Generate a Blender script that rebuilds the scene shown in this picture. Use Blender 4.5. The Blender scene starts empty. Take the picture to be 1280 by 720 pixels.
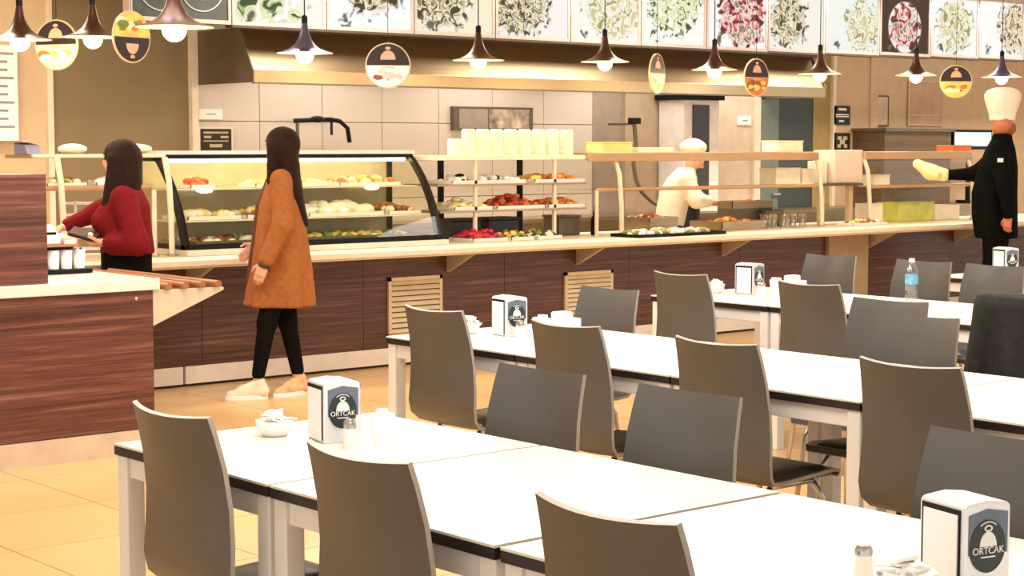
import bpy, bmesh, math, random
import numpy as np
from mathutils import Vector, Matrix
random.seed(7)
PI = math.pi
scene = bpy.context.scene
COL = scene.collection

# ------------------------------------------------------------------ camera
F_PX, HZ, CAM_H = 2216.0, 182.0, 1.58           # focal length and horizon row of the 1280x720 frame
PITCH = math.atan((360 - HZ) / F_PX)
YAW = math.atan((640 + 1240) / (F_PX / math.cos(PITCH)))   # forward is turned this far from +Y towards +X
cam_d = bpy.data.cameras.new('camera'); cam = bpy.data.objects.new('camera', cam_d); COL.objects.link(cam)
cam.location = (0, 0, CAM_H); cam.rotation_euler = (PI / 2 - PITCH, 0, -YAW)
cam_d.sensor_width = 36.0; cam_d.lens = F_PX / 1280 * 36.0; cam_d.clip_end = 100
scene.camera = cam

# ------------------------------------------------------------------ world, lights, exposure
scene.view_settings.view_transform = 'Standard'; scene.view_settings.look = 'None'
scene.view_settings.gamma = 1.0; scene.view_settings.use_curve_mapping = False
scene.view_settings.exposure = 0.36
w = bpy.data.worlds.new('world'); scene.world = w; w.use_nodes = True
w.node_tree.nodes['Background'].inputs[0].default_value = (1.0, 0.97, 0.93, 1)
w.node_tree.nodes['Background'].inputs[1].default_value = 0.95

def area_light(name, loc, sx, sy, power, col):
    l = bpy.data.lights.new(name, 'AREA'); l.shape = 'RECTANGLE'; l.size = sx; l.size_y = sy
    l.energy = power; l.color = col
    o = bpy.data.objects.new(name, l); COL.objects.link(o); o.location = loc
    return o
# unseen area lights added below the ceiling to brighten dining room and serving line
for i, (x, y) in enumerate([(2.5, 3.0), (5.0, 5.0), (8.2, 5.5), (4.0, 7.6), (11.5, 7.0)]):
    area_light('dining_fill_light', (x, y, 3.22), 1.6, 1.6, 66, (1.0, 0.96, 0.91))
for i, x in enumerate([4.6, 8.0, 11.4, 14.8, 17.6]):
    area_light('kitchen_fill_light', (x, 11.2, 3.22), 1.6, 0.5, 60, (1.0, 0.9, 0.78))
for i, x in enumerate([8.6, 10.4, 12.2, 14.0]):
    area_light('hood_fill_light', (x, 12.55, 2.46), 1.2, 0.25, 9, (1.0, 0.93, 0.86))  # unseen lights added under the hood to brighten the wall tiles

# ------------------------------------------------------------------ pixel -> place helpers
_c, _s = math.cos(PITCH), math.sin(PITCH)
_fw = np.array([math.sin(YAW), math.cos(YAW), 0.]); _rt = np.array([math.cos(YAW), -math.sin(YAW), 0.])
_d = _fw * _c + np.array([0, 0, -_s]); _up = np.cross(_rt, _d); _C = np.array([0, 0, CAM_H])
def ray(x, y): return _d * F_PX + _rt * (x - 640) - _up * (y - 360)
def onX(x, y, X): r = ray(x, y); return _C + r * (X / r[0])
def onY(x, y, Y): r = ray(x, y); return _C + r * (Y / r[1])
def onZ(x, y, Z): r = ray(x, y); return _C + r * ((Z - CAM_H) / r[2])
def XY(x, y, Y): p = onY(x, y, Y); return float(p[0]), float(p[2])     # X and z where a pixel meets the plane Y

# ------------------------------------------------------------------ materials
def srgb(r, g, b):
    f = lambda c: (c / 255 / 12.92) if c / 255 <= 0.04045 else ((c / 255 + 0.055) / 1.055) ** 2.4
    return (f(r), f(g), f(b), 1.0)
MATS = {}
def mat(name, rgb, rough=0.5, metal=0.0, var=0.08, scale=8.0, bump=0.0, coat=0.0, stretch=None, spec=0.5):
    if name in MATS: return MATS[name]
    m = bpy.data.materials.new(name); m.use_nodes = True; MATS[name] = m
    nt = m.node_tree; b = nt.nodes['Principled BSDF']
    c = srgb(*rgb); b.inputs['Roughness'].default_value = rough; b.inputs['Metallic'].default_value = metal
    b.inputs['Coat Weight'].default_value = coat; b.inputs['Specular IOR Level'].default_value = spec
    tc = nt.nodes.new('ShaderNodeTexCoord'); no = nt.nodes.new('ShaderNodeTexNoise'); no.inputs['Scale'].default_value = scale
    no.inputs['Detail'].default_value = 3
    if stretch:
        mp = nt.nodes.new('ShaderNodeMapping'); mp.inputs['Scale'].default_value = stretch
        nt.links.new(tc.outputs['Object'], mp.inputs[0]); nt.links.new(mp.outputs[0], no.inputs['Vector'])
    else:
        nt.links.new(tc.outputs['Object'], no.inputs['Vector'])
    rp = nt.nodes.new('ShaderNodeValToRGB')
    rp.color_ramp.elements[0].position = 0.3; rp.color_ramp.elements[1].position = 0.7
    rp.color_ramp.elements[0].color = (c[0] * (1 - var), c[1] * (1 - var), c[2] * (1 - var), 1)
    rp.color_ramp.elements[1].color = tuple(min(1, v * (1 + var)) for v in c[:3]) + (1,)
    nt.links.new(no.outputs['Fac'], rp.inputs[0]); nt.links.new(rp.outputs[0], b.inputs['Base Color'])
    if bump:
        bp = nt.nodes.new('ShaderNodeBump'); bp.inputs['Strength'].default_value = bump; bp.inputs['Distance'].default_value = 0.01
        nt.links.new(no.outputs['Fac'], bp.inputs['Height']); nt.links.new(bp.outputs[0], b.inputs['Normal'])
    return m
def wood(name, dark, mid, light, rough=0.35, sx=0.8, sz=28.0):
    m = bpy.data.materials.new(name); m.use_nodes = True; MATS[name] = m
    nt = m.node_tree; b = nt.nodes['Principled BSDF']; b.inputs['Roughness'].default_value = rough
    tc = nt.nodes.new('ShaderNodeTexCoord'); mp = nt.nodes.new('ShaderNodeMapping'); mp.inputs['Scale'].default_value = (sx, sx, sz)
    n1 = nt.nodes.new('ShaderNodeTexNoise'); n1.inputs['Scale'].default_value = 1.6; n1.inputs['Detail'].default_value = 6; n1.inputs['Roughness'].default_value = 0.65
    nt.links.new(tc.outputs['Object'], mp.inputs[0]); nt.links.new(mp.outputs[0], n1.inputs['Vector'])
    rp = nt.nodes.new('ShaderNodeValToRGB'); e = rp.color_ramp.elements
    e[0].position = 0.34; e[0].color = srgb(*dark); e[1].position = 0.72; e[1].color = srgb(*light)
    k = e.new(0.52); k.color = srgb(*mid)
    nt.links.new(n1.outputs['Fac'], rp.inputs[0]); nt.links.new(rp.outputs[0], b.inputs['Base Color'])
    return m
def glow(name, rgb, strength):
    if name in MATS: return MATS[name]
    m = bpy.data.materials.new(name); m.use_nodes = True; MATS[name] = m
    nt = m.node_tree; nt.nodes.clear(); o = nt.nodes.new('ShaderNodeOutputMaterial'); e = nt.nodes.new('ShaderNodeEmission')
    e.inputs[0].default_value = rgb + (1,); e.inputs[1].default_value = strength; nt.links.new(e.outputs[0], o.inputs[0])
    return m
def glass(name, tint=(1, 1, 1), refl=0.12):
    m = bpy.data.materials.new(name); m.use_nodes = True; MATS[name] = m
    nt = m.node_tree; nt.nodes.clear(); o = nt.nodes.new('ShaderNodeOutputMaterial')
    t = nt.nodes.new('ShaderNodeBsdfTransparent'); t.inputs[0].default_value = tint + (1,)
    g = nt.nodes.new('ShaderNodeBsdfGlossy'); g.inputs['Roughness'].default_value = 0.03
    lw = nt.nodes.new('ShaderNodeLayerWeight'); lw.inputs[0].default_value = 0.5
    fr = nt.nodes.new('ShaderNodeMath'); fr.operation = 'POWER'; fr.inputs[1].default_value = 4.0; nt.links.new(lw.outputs['Facing'], fr.inputs[0])
    ad = nt.nodes.new('ShaderNodeMath'); ad.operation = 'ADD'; ad.use_clamp = True; ad.inputs[1].default_value = refl * 0.3
    nt.links.new(fr.outputs[0], ad.inputs[0])
    mx = nt.nodes.new('ShaderNodeMixShader'); nt.links.new(ad.outputs[0], mx.inputs[0])
    nt.links.new(t.outputs[0], mx.inputs[1]); nt.links.new(g.outputs[0], mx.inputs[2]); nt.links.new(mx.outputs[0], o.inputs[0])
    return m
WOOD = wood('dark_walnut_laminate', (70, 36, 28), (106, 62, 50), (152, 104, 88))
WOOD2 = wood('brown_walnut_laminate', (54, 30, 22), (86, 52, 40), (128, 88, 68))
GLASS = glass('clear_glass'); GLASS2 = glass('display_glass', (0.98, 0.98, 0.9))
CHAIR = mat('chair_leatherette', (86, 83, 78), 0.36, var=0.1, scale=3)
CHAIR_EDGE = mat('chair_edge', (168, 162, 150), 0.4)
PAD = mat('chair_seat_pad', (60, 55, 48), 0.28)
CHROME = mat('brushed_steel', (200, 196, 188), 0.28, metal=1.0, var=0.05)
STEEL = mat('warm_stainless', (178, 158, 126), 0.36, metal=1.0, var=0.07, scale=3, stretch=(0.4, 0.4, 12))
STEEL_D = mat('dark_stainless', (120, 108, 92), 0.4, metal=0.7, var=0.1)
WHITE = mat('white_laminate', (232, 227, 216), 0.28, var=0.015)
WPAINT = mat('white_powder_coat', (236, 234, 230), 0.4, var=0.02)
BLACK = mat('black_edge', (30, 23, 20), 0.45)
BLACKM = mat('black_plastic', (18, 16, 15), 0.4, spec=0.2)
CREAM = mat('cream_stone', (240, 228, 202), 0.35, var=0.04)
BEIGE = mat('beige_paint', (216, 188, 150), 0.6, var=0.03)
BEIGE2 = mat('tan_paint', (214, 184, 146), 0.6, var=0.05)
OLIVE = mat('olive_panel', (136, 118, 84), 0.6, var=0.06, scale=2)
TILE = mat('wall_tile_glaze', (214, 200, 184), 0.3, var=0.03, scale=2)
GROUT = mat('grout', (160, 145, 128), 0.8)
FTILE = mat('floor_tile_glaze', (226, 186, 128), 0.28, var=0.08, scale=1.6)
FGROUT = mat('floor_grout', (170, 128, 80), 0.8)
PORC = mat('white_porcelain', (248, 245, 240), 0.25, var=0.01)
PAPER = mat('white_paper', (250, 247, 242), 0.7, var=0.02)
SKIN = mat('skin', (226, 170, 136), 0.5, var=0.05)
SKIN2 = mat('skin_ruddy', (196, 120, 88), 0.5, var=0.05)
HAIR = mat('dark_brown_hair', (44, 25, 18), 0.62, var=0.45, scale=40, bump=0.6, stretch=(6, 6, 0.6), spec=0.12)

# ------------------------------------------------------------------ mesh builder
ORG = {}            # world origin of every root / part, so parts can be given in world coordinates
class MB:
    def __init__(s): s.v = []; s.f = []; s.mi = []
    def add(s, vs, fs, mi=0):
        n = len(s.v); s.v += [tuple(map(float, p)) for p in vs]; s.f += [tuple(n + i for i in f) for f in fs]; s.mi += [mi] * len(fs); return s
    def box(s, a, b, mi=0):
        (x0, y0, z0), (x1, y1, z1) = a, b
        x0, x1 = min(x0, x1), max(x0, x1); y0, y1 = min(y0, y1), max(y0, y1); z0, z1 = min(z0, z1), max(z0, z1)
        return s.add([(x0, y0, z0), (x1, y0, z0), (x1, y1, z0), (x0, y1, z0), (x0, y0, z1), (x1, y0, z1), (x1, y1, z1), (x0, y1, z1)],
              [(0, 3, 2, 1), (4, 5, 6, 7), (0, 1, 5, 4), (1, 2, 6, 5), (2, 3, 7, 6), (3, 0, 4, 7)], mi)
    def cbox(s, c, e, rz=0, mi=0, rx=0):
        k = len(s.v); s.box((-e[0] / 2, -e[1] / 2, -e[2] / 2), (e[0] / 2, e[1] / 2, e[2] / 2), mi)
        M = Matrix.Translation(c) @ Matrix.Rotation(rz, 4, 'Z') @ Matrix.Rotation(rx, 4, 'X')
        s.v[k:] = [tuple(M @ Vector(p)) for p in s.v[k:]]; return s
    def prism(s, pts, axis, a, b, mi=0):
        """2D outline extruded along an axis: pts are the two other coordinates in x,y,z order"""
        def P(p, t): q = list(p); q.insert('xyz'.index(axis), t); return q
        n = len(pts); vs = [P(p, a) for p in pts] + [P(p, b) for p in pts]
        return s.add(vs, [tuple(range(n))[::-1], tuple(range(n, 2 * n))] + [(i, (i + 1) % n, n + (i + 1) % n, n + i) for i in range(n)], mi)
    def lathe(s, prof, c=(0, 0, 0), n=20, mi=0, cap=True):
        vs = []
        for r, z in prof: vs += [(c[0] + r * math.cos(2 * PI * i / n), c[1] + r * math.sin(2 * PI * i / n), c[2] + z) for i in range(n)]
        fs = [(j * n + i, j * n + (i + 1) % n, (j + 1) * n + (i + 1) % n, (j + 1) * n + i) for j in range(len(prof) - 1) for i in range(n)]
        if cap: fs += [tuple(range(n))[::-1], tuple(range((len(prof) - 1) * n, len(prof) * n))]
        return s.add(vs, fs, mi)
    def tube(s, pts, r, n=8, mi=0):
        pts = [Vector(p) for p in pts]; rs = r if isinstance(r, (list, tuple)) else [r] * len(pts); vs = []
        ref = None
        for i, p in enumerate(pts):
            t = (pts[min(i + 1, len(pts) - 1)] - pts[max(i - 1, 0)]).normalized()
            if ref is None: ref = Vector((0, 0, 1)) if abs(t.z) < 0.9 else Vector((1, 0, 0))
            u = t.cross(ref).normalized(); v = u.cross(t).normalized(); ref = v
            vs += [tuple(p + (u * math.cos(2 * PI * k / n) + v * math.sin(2 * PI * k / n)) * rs[i]) for k in range(n)]
        m = len(pts)
        fs = [(j * n + i, j * n + (i + 1) % n, (j + 1) * n + (i + 1) % n, (j + 1) * n + i) for j in range(m - 1) for i in range(n)]
        fs += [tuple(range(n))[::-1], tuple(range((m - 1) * n, m * n))]
        return s.add(vs, fs, mi)
    def ell(s, c, r, n=10, m=7, mi=0):
        vs = [(c[0], c[1], c[2] - r[2])]
        for j in range(1, m):
            a = -PI / 2 + PI * j / m
            vs += [(c[0] + r[0] * math.cos(a) * math.cos(2 * PI * i / n), c[1] + r[1] * math.cos(a) * math.sin(2 * PI * i / n), c[2] + r[2] * math.sin(a)) for i in range(n)]
        vs.append((c[0], c[1], c[2] + r[2])); L = len(vs) - 1
        fs = [(0, 1 + (i + 1) % n, 1 + i) for i in range(n)]
        fs += [(1 + (j - 1) * n + i, 1 + (j - 1) * n + (i + 1) % n, 1 + j * n + (i + 1) % n, 1 + j * n + i) for j in range(1, m - 1) for i in range(n)]
        fs += [(1 + (m - 2) * n + i, 1 + (m - 2) * n + (i + 1) % n, L) for i in range(n)]
        return s.add(vs, fs, mi)
    def build(s, name, mats, parent=None, smooth=False, bevel=0.0, world=True):
        me = bpy.data.meshes.new(name)
        o0 = ORG.get(parent, Vector((0, 0, 0))) if (parent and world) else Vector((0, 0, 0))
        me.from_pydata([(p[0] - o0.x, p[1] - o0.y, p[2] - o0.z) for p in s.v], [], s.f); me.update()
        for m in (mats if isinstance(mats, (list, tuple)) else [mats]): me.materials.append(m)
        for p, i in zip(me.polygons, s.mi): p.material_index = i
        bm = bmesh.new(); bm.from_mesh(me); bmesh.ops.recalc_face_normals(bm, faces=bm.faces); bm.to_mesh(me); bm.free()
        o = bpy.data.objects.new(name, me); COL.objects.link(o)
        if parent: o.parent = parent
        ORG[o] = o0.copy()
        if smooth:
            for p in me.polygons: p.use_smooth = True
            if smooth == 'auto':
                try: me.set_sharp_from_angle(angle=math.radians(40))
                except Exception: pass
        if bevel:
            b = o.modifiers.new('bevel', 'BEVEL'); b.width = bevel; b.segments = 2; b.limit_method = 'ANGLE'
        return o
LABELS = {}
def tag(o, label, cat, group=None):
    o['label'] = label; o['category'] = cat
    if group: o['group'] = group
    return o
def thing(name, label, cat, loc=(0, 0, 0), rz=0, group=None):
    o = bpy.data.objects.new(name, None); o.empty_display_size = 0.1; COL.objects.link(o)
    o.location = loc; o.rotation_euler = (0, 0, rz); ORG[o] = Vector(loc)
    return tag(o, label, cat, group)
def struct(o): o['kind'] = 'structure'; return o
def copy_tree(o, parent=None):
    c = o.copy(); COL.objects.link(c); c.parent = parent; ORG[c] = ORG.get(o, Vector()).copy()
    for ch in list(o.children): copy_tree(ch, c)
    return c
def text_mesh(name, body, size, m, parent, M, extrude=0.0006):
    cu = bpy.data.curves.new(name, 'FONT'); cu.body = body; cu.size = size; cu.align_x = 'CENTER'; cu.align_y = 'CENTER'; cu.extrude = extrude
    t = bpy.data.objects.new(name + '_curve', cu); COL.objects.link(t)
    dg = bpy.context.evaluated_depsgraph_get(); me = bpy.data.meshes.new_from_object(t.evaluated_get(dg))
    bpy.data.objects.remove(t); bpy.data.curves.remove(cu)
    me.transform(M); me.materials.clear(); me.materials.append(m)
    o = bpy.data.objects.new(name, me); COL.objects.link(o); o.parent = parent
    return o

# ------------------------------------------------------------------ implicit surfaces for bodies and cloth
def sdf_mesh(prims, h=0.012, k=0.03):
    """prims: dicts with t = cone / ell / loft, optional sub, k. Returns verts, quads of the zero level."""
    lo = np.array([1e9] * 3); hi = -lo
    bb = []
    for p in prims:
        if p['t'] == 'cone':
            a, b = np.array(p['a'], float), np.array(p['b'], float); r = max(p['ra'], p['rb']) * max(p.get('sc', (1, 1, 1)))
            l, u = np.minimum(a, b) - r, np.maximum(a, b) + r
        elif p['t'] == 'ell':
            c = np.array(p['c'], float); r = np.full(3, max(p['r'])) if p.get('rz') or p.get('rx') else np.array(p['r'], float); l, u = c - r, c + r
        else:
            S = np.array(p['s'], float); R = max(S[:, 3].max(), S[:, 4].max()) * 1.15
            l = np.array([S[:, 1].min() - R, S[:, 2].min() - R, S[:, 0].min()]); u = np.array([S[:, 1].max() + R, S[:, 2].max() + R, S[:, 0].max()])
        bb.append((l, u))
        if not p.get('sub'): lo = np.minimum(lo, l); hi = np.maximum(hi, u)
    lo -= 4 * h; hi += 4 * h
    n = np.ceil((hi - lo) / h).astype(int) + 1
    ax = [lo[i] + h * np.arange(n[i]) for i in range(3)]
    D = np.full(n, 0.5)
    for p, (l, u) in zip(prims, bb):
        kk = p.get('k', k); pad = kk + 3 * h
        i0 = np.maximum(0, np.floor((l - pad - lo) / h).astype(int)); i1 = np.minimum(n, np.ceil((u + pad - lo) / h).astype(int) + 1)
        if np.any(i1 <= i0): continue
        sl = tuple(slice(i0[i], i1[i]) for i in range(3))
        X, Y, Z = np.meshgrid(ax[0][sl[0]], ax[1][sl[1]], ax[2][sl[2]], indexing='ij')
        if p['t'] == 'cone':
            a = np.array(p['a'], float); b = np.array(p['b'], float); sc = p.get('sc', (1, 1, 1))
            px, py, pz = (X - a[0]) / sc[0], (Y - a[1]) / sc[1], (Z - a[2]) / sc[2]
            ba = (b - a) / np.array(sc); L = ba @ ba + 1e-12
            t = np.clip((px * ba[0] + py * ba[1] + pz * ba[2]) / L, 0, 1)
            d = np.sqrt((px - t * ba[0]) ** 2 + (py - t * ba[1]) ** 2 + (pz - t * ba[2]) ** 2) - (p['ra'] + (p['rb'] - p['ra']) * t)
            d = d * min(sc)
        elif p['t'] == 'ell':
            c, r = p['c'], p['r']; x, y, z = X - c[0], Y - c[1], Z - c[2]
            if p.get('rz'): ca, sa = math.cos(p['rz']), math.sin(p['rz']); x, y = ca * x + sa * y, -sa * x + ca * y
            if p.get('rx'): ca, sa = math.cos(p['rx']), math.sin(p['rx']); x, z = ca * x - sa * z, sa * x + ca * z
            k0 = np.sqrt((x / r[0]) ** 2 + (y / r[1]) ** 2 + (z / r[2]) ** 2) + 1e-9
            k1 = np.sqrt((x / r[0] ** 2) ** 2 + (y / r[1] ** 2) ** 2 + (z / r[2] ** 2) ** 2) + 1e-9
            d = k0 * (k0 - 1) / k1
        else:
            S = np.array(sorted(p['s'])); zc = np.clip(Z, S[0, 0], S[-1, 0])
            cx, cy, rx, ry = [np.interp(zc, S[:, 0], S[:, i]) for i in (1, 2, 3, 4)]
            th = np.arctan2((Y - cy) / ry, (X - cx) / rx)
            am, nf, ph = p.get('fold', (0, 1, 0)); f = 1 + am * np.sin(nf * th + ph + 1.3 * np.sin(2 * th)) * np.clip((S[-1, 0] - Z) / (S[-1, 0] - S[0, 0]), 0, 1)
            d = (np.sqrt(((X - cx) / rx) ** 2 + ((Y - cy) / ry) ** 2) / f - 1) * np.minimum(rx, ry)
            d = np.maximum(d, np.maximum(S[0, 0] - Z, Z - S[-1, 0]))
        A = D[sl]
        if p.get('sub'): D[sl] = np.maximum(A, -d); continue
        q = np.maximum(kk - np.abs(A - d), 0) / kk
        D[sl] = np.minimum(A, d) - q * q * kk * 0.25
    # naive surface nets
    neg = D < 0
    cs = neg[:-1, :-1, :-1].astype(np.int8)
    tot = np.zeros(tuple(n - 1), np.int8)
    for i in (0, 1):
        for j in (0, 1):
            for m in (0, 1): tot += neg[i:n[0] - 1 + i, j:n[1] - 1 + j, m:n[2] - 1 + m]
    act = (tot > 0) & (tot < 8)
    idx = np.argwhere(act); vid = -np.ones(tuple(n - 1), np.int64); vid[act] = np.arange(len(idx))
    acc = np.zeros((len(idx), 3)); cnt = np.zeros(len(idx))
    corners = [(i, j, m) for i in (0, 1) for j in (0, 1) for m in (0, 1)]
    for ca in corners:
        for axx in range(3):
            if ca[axx]: continue
            cb = list(ca); cb[axx] = 1
            da = D[idx[:, 0] + ca[0], idx[:, 1] + ca[1], idx[:, 2] + ca[2]]; db = D[idx[:, 0] + cb[0], idx[:, 1] + cb[1], idx[:, 2] + cb[2]]
            cr = (da < 0) != (db < 0); t = np.where(cr, da / (da - db + 1e-12), 0)
            P = np.tile(np.array(ca, float), (len(idx), 1)); P[:, axx] += t
            acc[cr] += P[cr]; cnt[cr] += 1
    V = lo + h * (idx + acc / cnt[:, None])
    Q = []
    for axx in range(3):
        o1, o2 = [a for a in range(3) if a != axx]
        s0 = [slice(1, -1)] * 3; s0[axx] = slice(0, -1); s1 = [slice(1, -1)] * 3; s1[axx] = slice(1, None)
        cr = neg[tuple(s0)] != neg[tuple(s1)]; E = np.argwhere(cr)
        off = np.ones(3, int); off[axx] = 0; E = E + off
        def cell(d1, d2): q = E.copy(); q[:, o1] -= d1; q[:, o2] -= d2; return vid[q[:, 0], q[:, 1], q[:, 2]]
        Q.append(np.stack([cell(1, 1), cell(0, 1), cell(0, 0), cell(1, 0)], 1))
    return V, np.concatenate(Q)
def sdf_obj(name, prims, m, parent, h=0.012, k=0.03):
    V, Q = sdf_mesh(prims, h, k)
    me = bpy.data.meshes.new(name); me.from_pydata(V.tolist(), [], Q.tolist()); me.update()
    bm = bmesh.new(); bm.from_mesh(me); bmesh.ops.recalc_face_normals(bm, faces=bm.faces); bm.to_mesh(me); bm.free()
    for p in me.polygons: p.use_smooth = True
    me.materials.append(m)
    o = bpy.data.objects.new(name, me); COL.objects.link(o); o.parent = parent
    return o
def cone(a, b, ra, rb, **kw): return dict(t='cone', a=a, b=b, ra=ra, rb=rb, **kw)
def ell(c, r, **kw): return dict(t='ell', c=c, r=r, **kw)
def loft(s, **kw): return dict(t='loft', s=s, **kw)
# ================================================================== SETTING
WY = 13.0                                            # face of the back wall
# floor: base slab, tiles one by one where the photo shows them, the rest joined
fl = struct(MB().box((-4, -4, -0.12), (26, 14, -0.006)).build('floor', FGROUT))
TS, GX, GY = 0.69, 2.92, 0.25
tile_me = None; rest = MB()
for i in range(-9, 33):
    for j in range(-6, 20):
        x0, y0 = GX + i * TS, GY + j * TS
        x1, y1 = x0 + TS - 0.006, y0 + TS - 0.006
        if x0 < -3.9 or x1 > 25.9 or y0 < -3.9 or y1 > 13.9: continue
        if -2 <= i <= 8 and 3 <= j <= 14:
            if tile_me is None:
                o = MB().prism([(0.002, 0), (TS - 0.008, 0), (TS - 0.006, 0.002), (TS - 0.006, TS - 0.008), (TS - 0.008, TS - 0.006), (0.002, TS - 0.006), (0, TS - 0.008), (0, 0.002)], 'z', -0.01, 0.0).build('floor_tile', FTILE, fl)
                tile_me = o.data
            else:
                o = bpy.data.objects.new('floor_tile', tile_me); COL.objects.link(o); o.parent = fl
            o.location = (x0, y0, 0)
        else: rest.box((x0, y0, -0.01), (x1, y1, 0))
o = rest.build('distant_floor_tiles', FTILE, fl); o['kind'] = 'stuff'
struct(MB().box((-4, -4, 3.3), (26, 14, 3.42)).build('ceiling', mat('ceiling_paint', (238, 232, 222), 0.8)))

def wx(px): return XY(px, 150, WY)[0]
wall = struct(MB().box((-4, WY + 0.03, 0), (26, WY + 0.3, 3.3)).build('wall_back', GROUT))
def wall_panel(name, x0, x1, z0, z1, m, t=0.03): return MB().box((x0, WY + 0.03 - t, z0), (x1, WY + 0.03, z1)).build(name, m, wall)
wall_panel('beige_pier', -4, wx(60), 0, 3.3, BEIGE, 0.06)
wall_panel('olive_panel', wx(60), wx(237), 0, 3.3, OLIVE)
wall_panel('plaster_panel', wx(780), wx(826), 0, 3.3, mat('putty_panel', (186, 166, 140), 0.5), 0.05)
wall_panel('grey_panel', wx(831), wx(852), 0, 3.3, mat('grey_panel', (168, 154, 146), 0.5), 0.04)
wall_panel('plaster_panel', wx(897), wx(938), 0, 3.3, mat('pale_plaster', (222, 202, 176), 0.6), 0.05)
wall_panel('olive_jamb', wx(1015), wx(1036), 0, 3.3, mat('olive_jamb', (164, 140, 88), 0.6), 0.05)
wall_panel('tan_panel', wx(1040), wx(1083), 0, 3.3, BEIGE2, 0.07)
wall_panel('tan_panel', wx(1092), 26, 0, 3.3, BEIGE2, 0.05)
# wall tiles behind the kitchen, one by one
tw, th = 0.645, 0.34
tme = None
x = wx(244) - 0.02
for i in range(9):
    for j in range(8):
        z0 = 1.785 - th * 3 + j * th
        xx = x + i * tw
        if xx + tw > wx(780) + 0.02 or z0 + th > 3.3: continue
        if tme is None:
            o = MB().box((0.003, 0, 0.003), (tw - 0.003, 0.03, th - 0.003)).build('wall_tile', TILE, wall, bevel=0.003); tme = o
        else:
            o = tme.copy(); COL.objects.link(o); o.parent = wall
        o.location = (xx, WY, z0)
def trim(n, px0, px1, m, t=0.09): struct(MB().box((wx(px0), WY + 0.03 - t, 0), (wx(px1), WY + 0.03, 3.3)).build('trim_%d' % n, m))
CREAMP = mat('cream_trim', (236, 222, 196), 0.45)
trim(1, 236, 244, CREAMP); trim(2, 938, 946, CREAMP); trim(3, 1036, 1040, CREAMP); trim(4, 1083, 1092, mat('beige_trim', (214, 186, 150), 0.5)); trim(5, 57, 64, CREAMP, 0.08)
# door to the store room
door = struct(MB().box((wx(946), WY - 0.01, 0), (wx(1015), WY + 0.03, 2.12)).build('door_1', mat('teal_grey_door', (62, 70, 68), 0.45)))
MB().box((wx(948), WY - 0.03, 0.02), (wx(971), WY - 0.01, 2.08)).build('door_leaf', mat('sage_door', (112, 126, 116), 0.45), door)
MB().box((wx(946), WY - 0.04, 2.12), (wx(1015), WY + 0.03, 2.2)).build('door_head', CREAMP, door)
hx = wx(967); MB().cbox((hx, WY - 0.05, 1.05), (0.12, 0.03, 0.02)).build('door_handle', CHROME, door)

# ================================================================== EXTRACTOR HOOD
hx0 = XY(318, 103, 12.1)[0]; hx1 = XY(1032, 118, 12.1)[0]
hood = thing('extractor_hood', 'long warm stainless extractor hood with sloping front above the kitchen wall tiles', 'extractor hood', (hx0, 12.1, 2.07))
MB().prism([(12.32, 2.52), (12.12, 2.18), (12.14, 2.18), (12.34, 2.52)], 'x', hx0, hx1).build('sloped_front', STEEL, hood)
MB().box((hx0, 12.1, 2.08), (hx1, 12.13, 2.185)).build('lip', mat('polished_hood_lip', (192, 168, 130), 0.3, metal=1.0, var=0.06, scale=2, stretch=(1.2, 1, 1)), hood, bevel=0.004)
MB().box((hx0, 12.095, 2.07), (hx1, 12.13, 2.083)).build('drip_edge', STEEL_D, hood)
MB().prism([(12.1, 2.08), (12.98, 2.08), (12.98, 2.52), (12.3, 2.52), (12.1, 2.18)], 'x', hx0 - 0.012, hx0).build('side_panel', mat('shaded_steel_side', (112, 98, 80), 0.45, metal=0.3), hood)  # shade on this side is put into the darker steel colour
MB().prism([(12.1, 2.08), (12.98, 2.08), (12.98, 2.52), (12.3, 2.52), (12.1, 2.18)], 'x', hx1, hx1 + 0.012).build('side_panel', STEEL_D, hood)
MB().box((hx0, 12.12, 2.5), (hx1, 12.98, 2.52)).build('top_plate', STEEL_D, hood)

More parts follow.
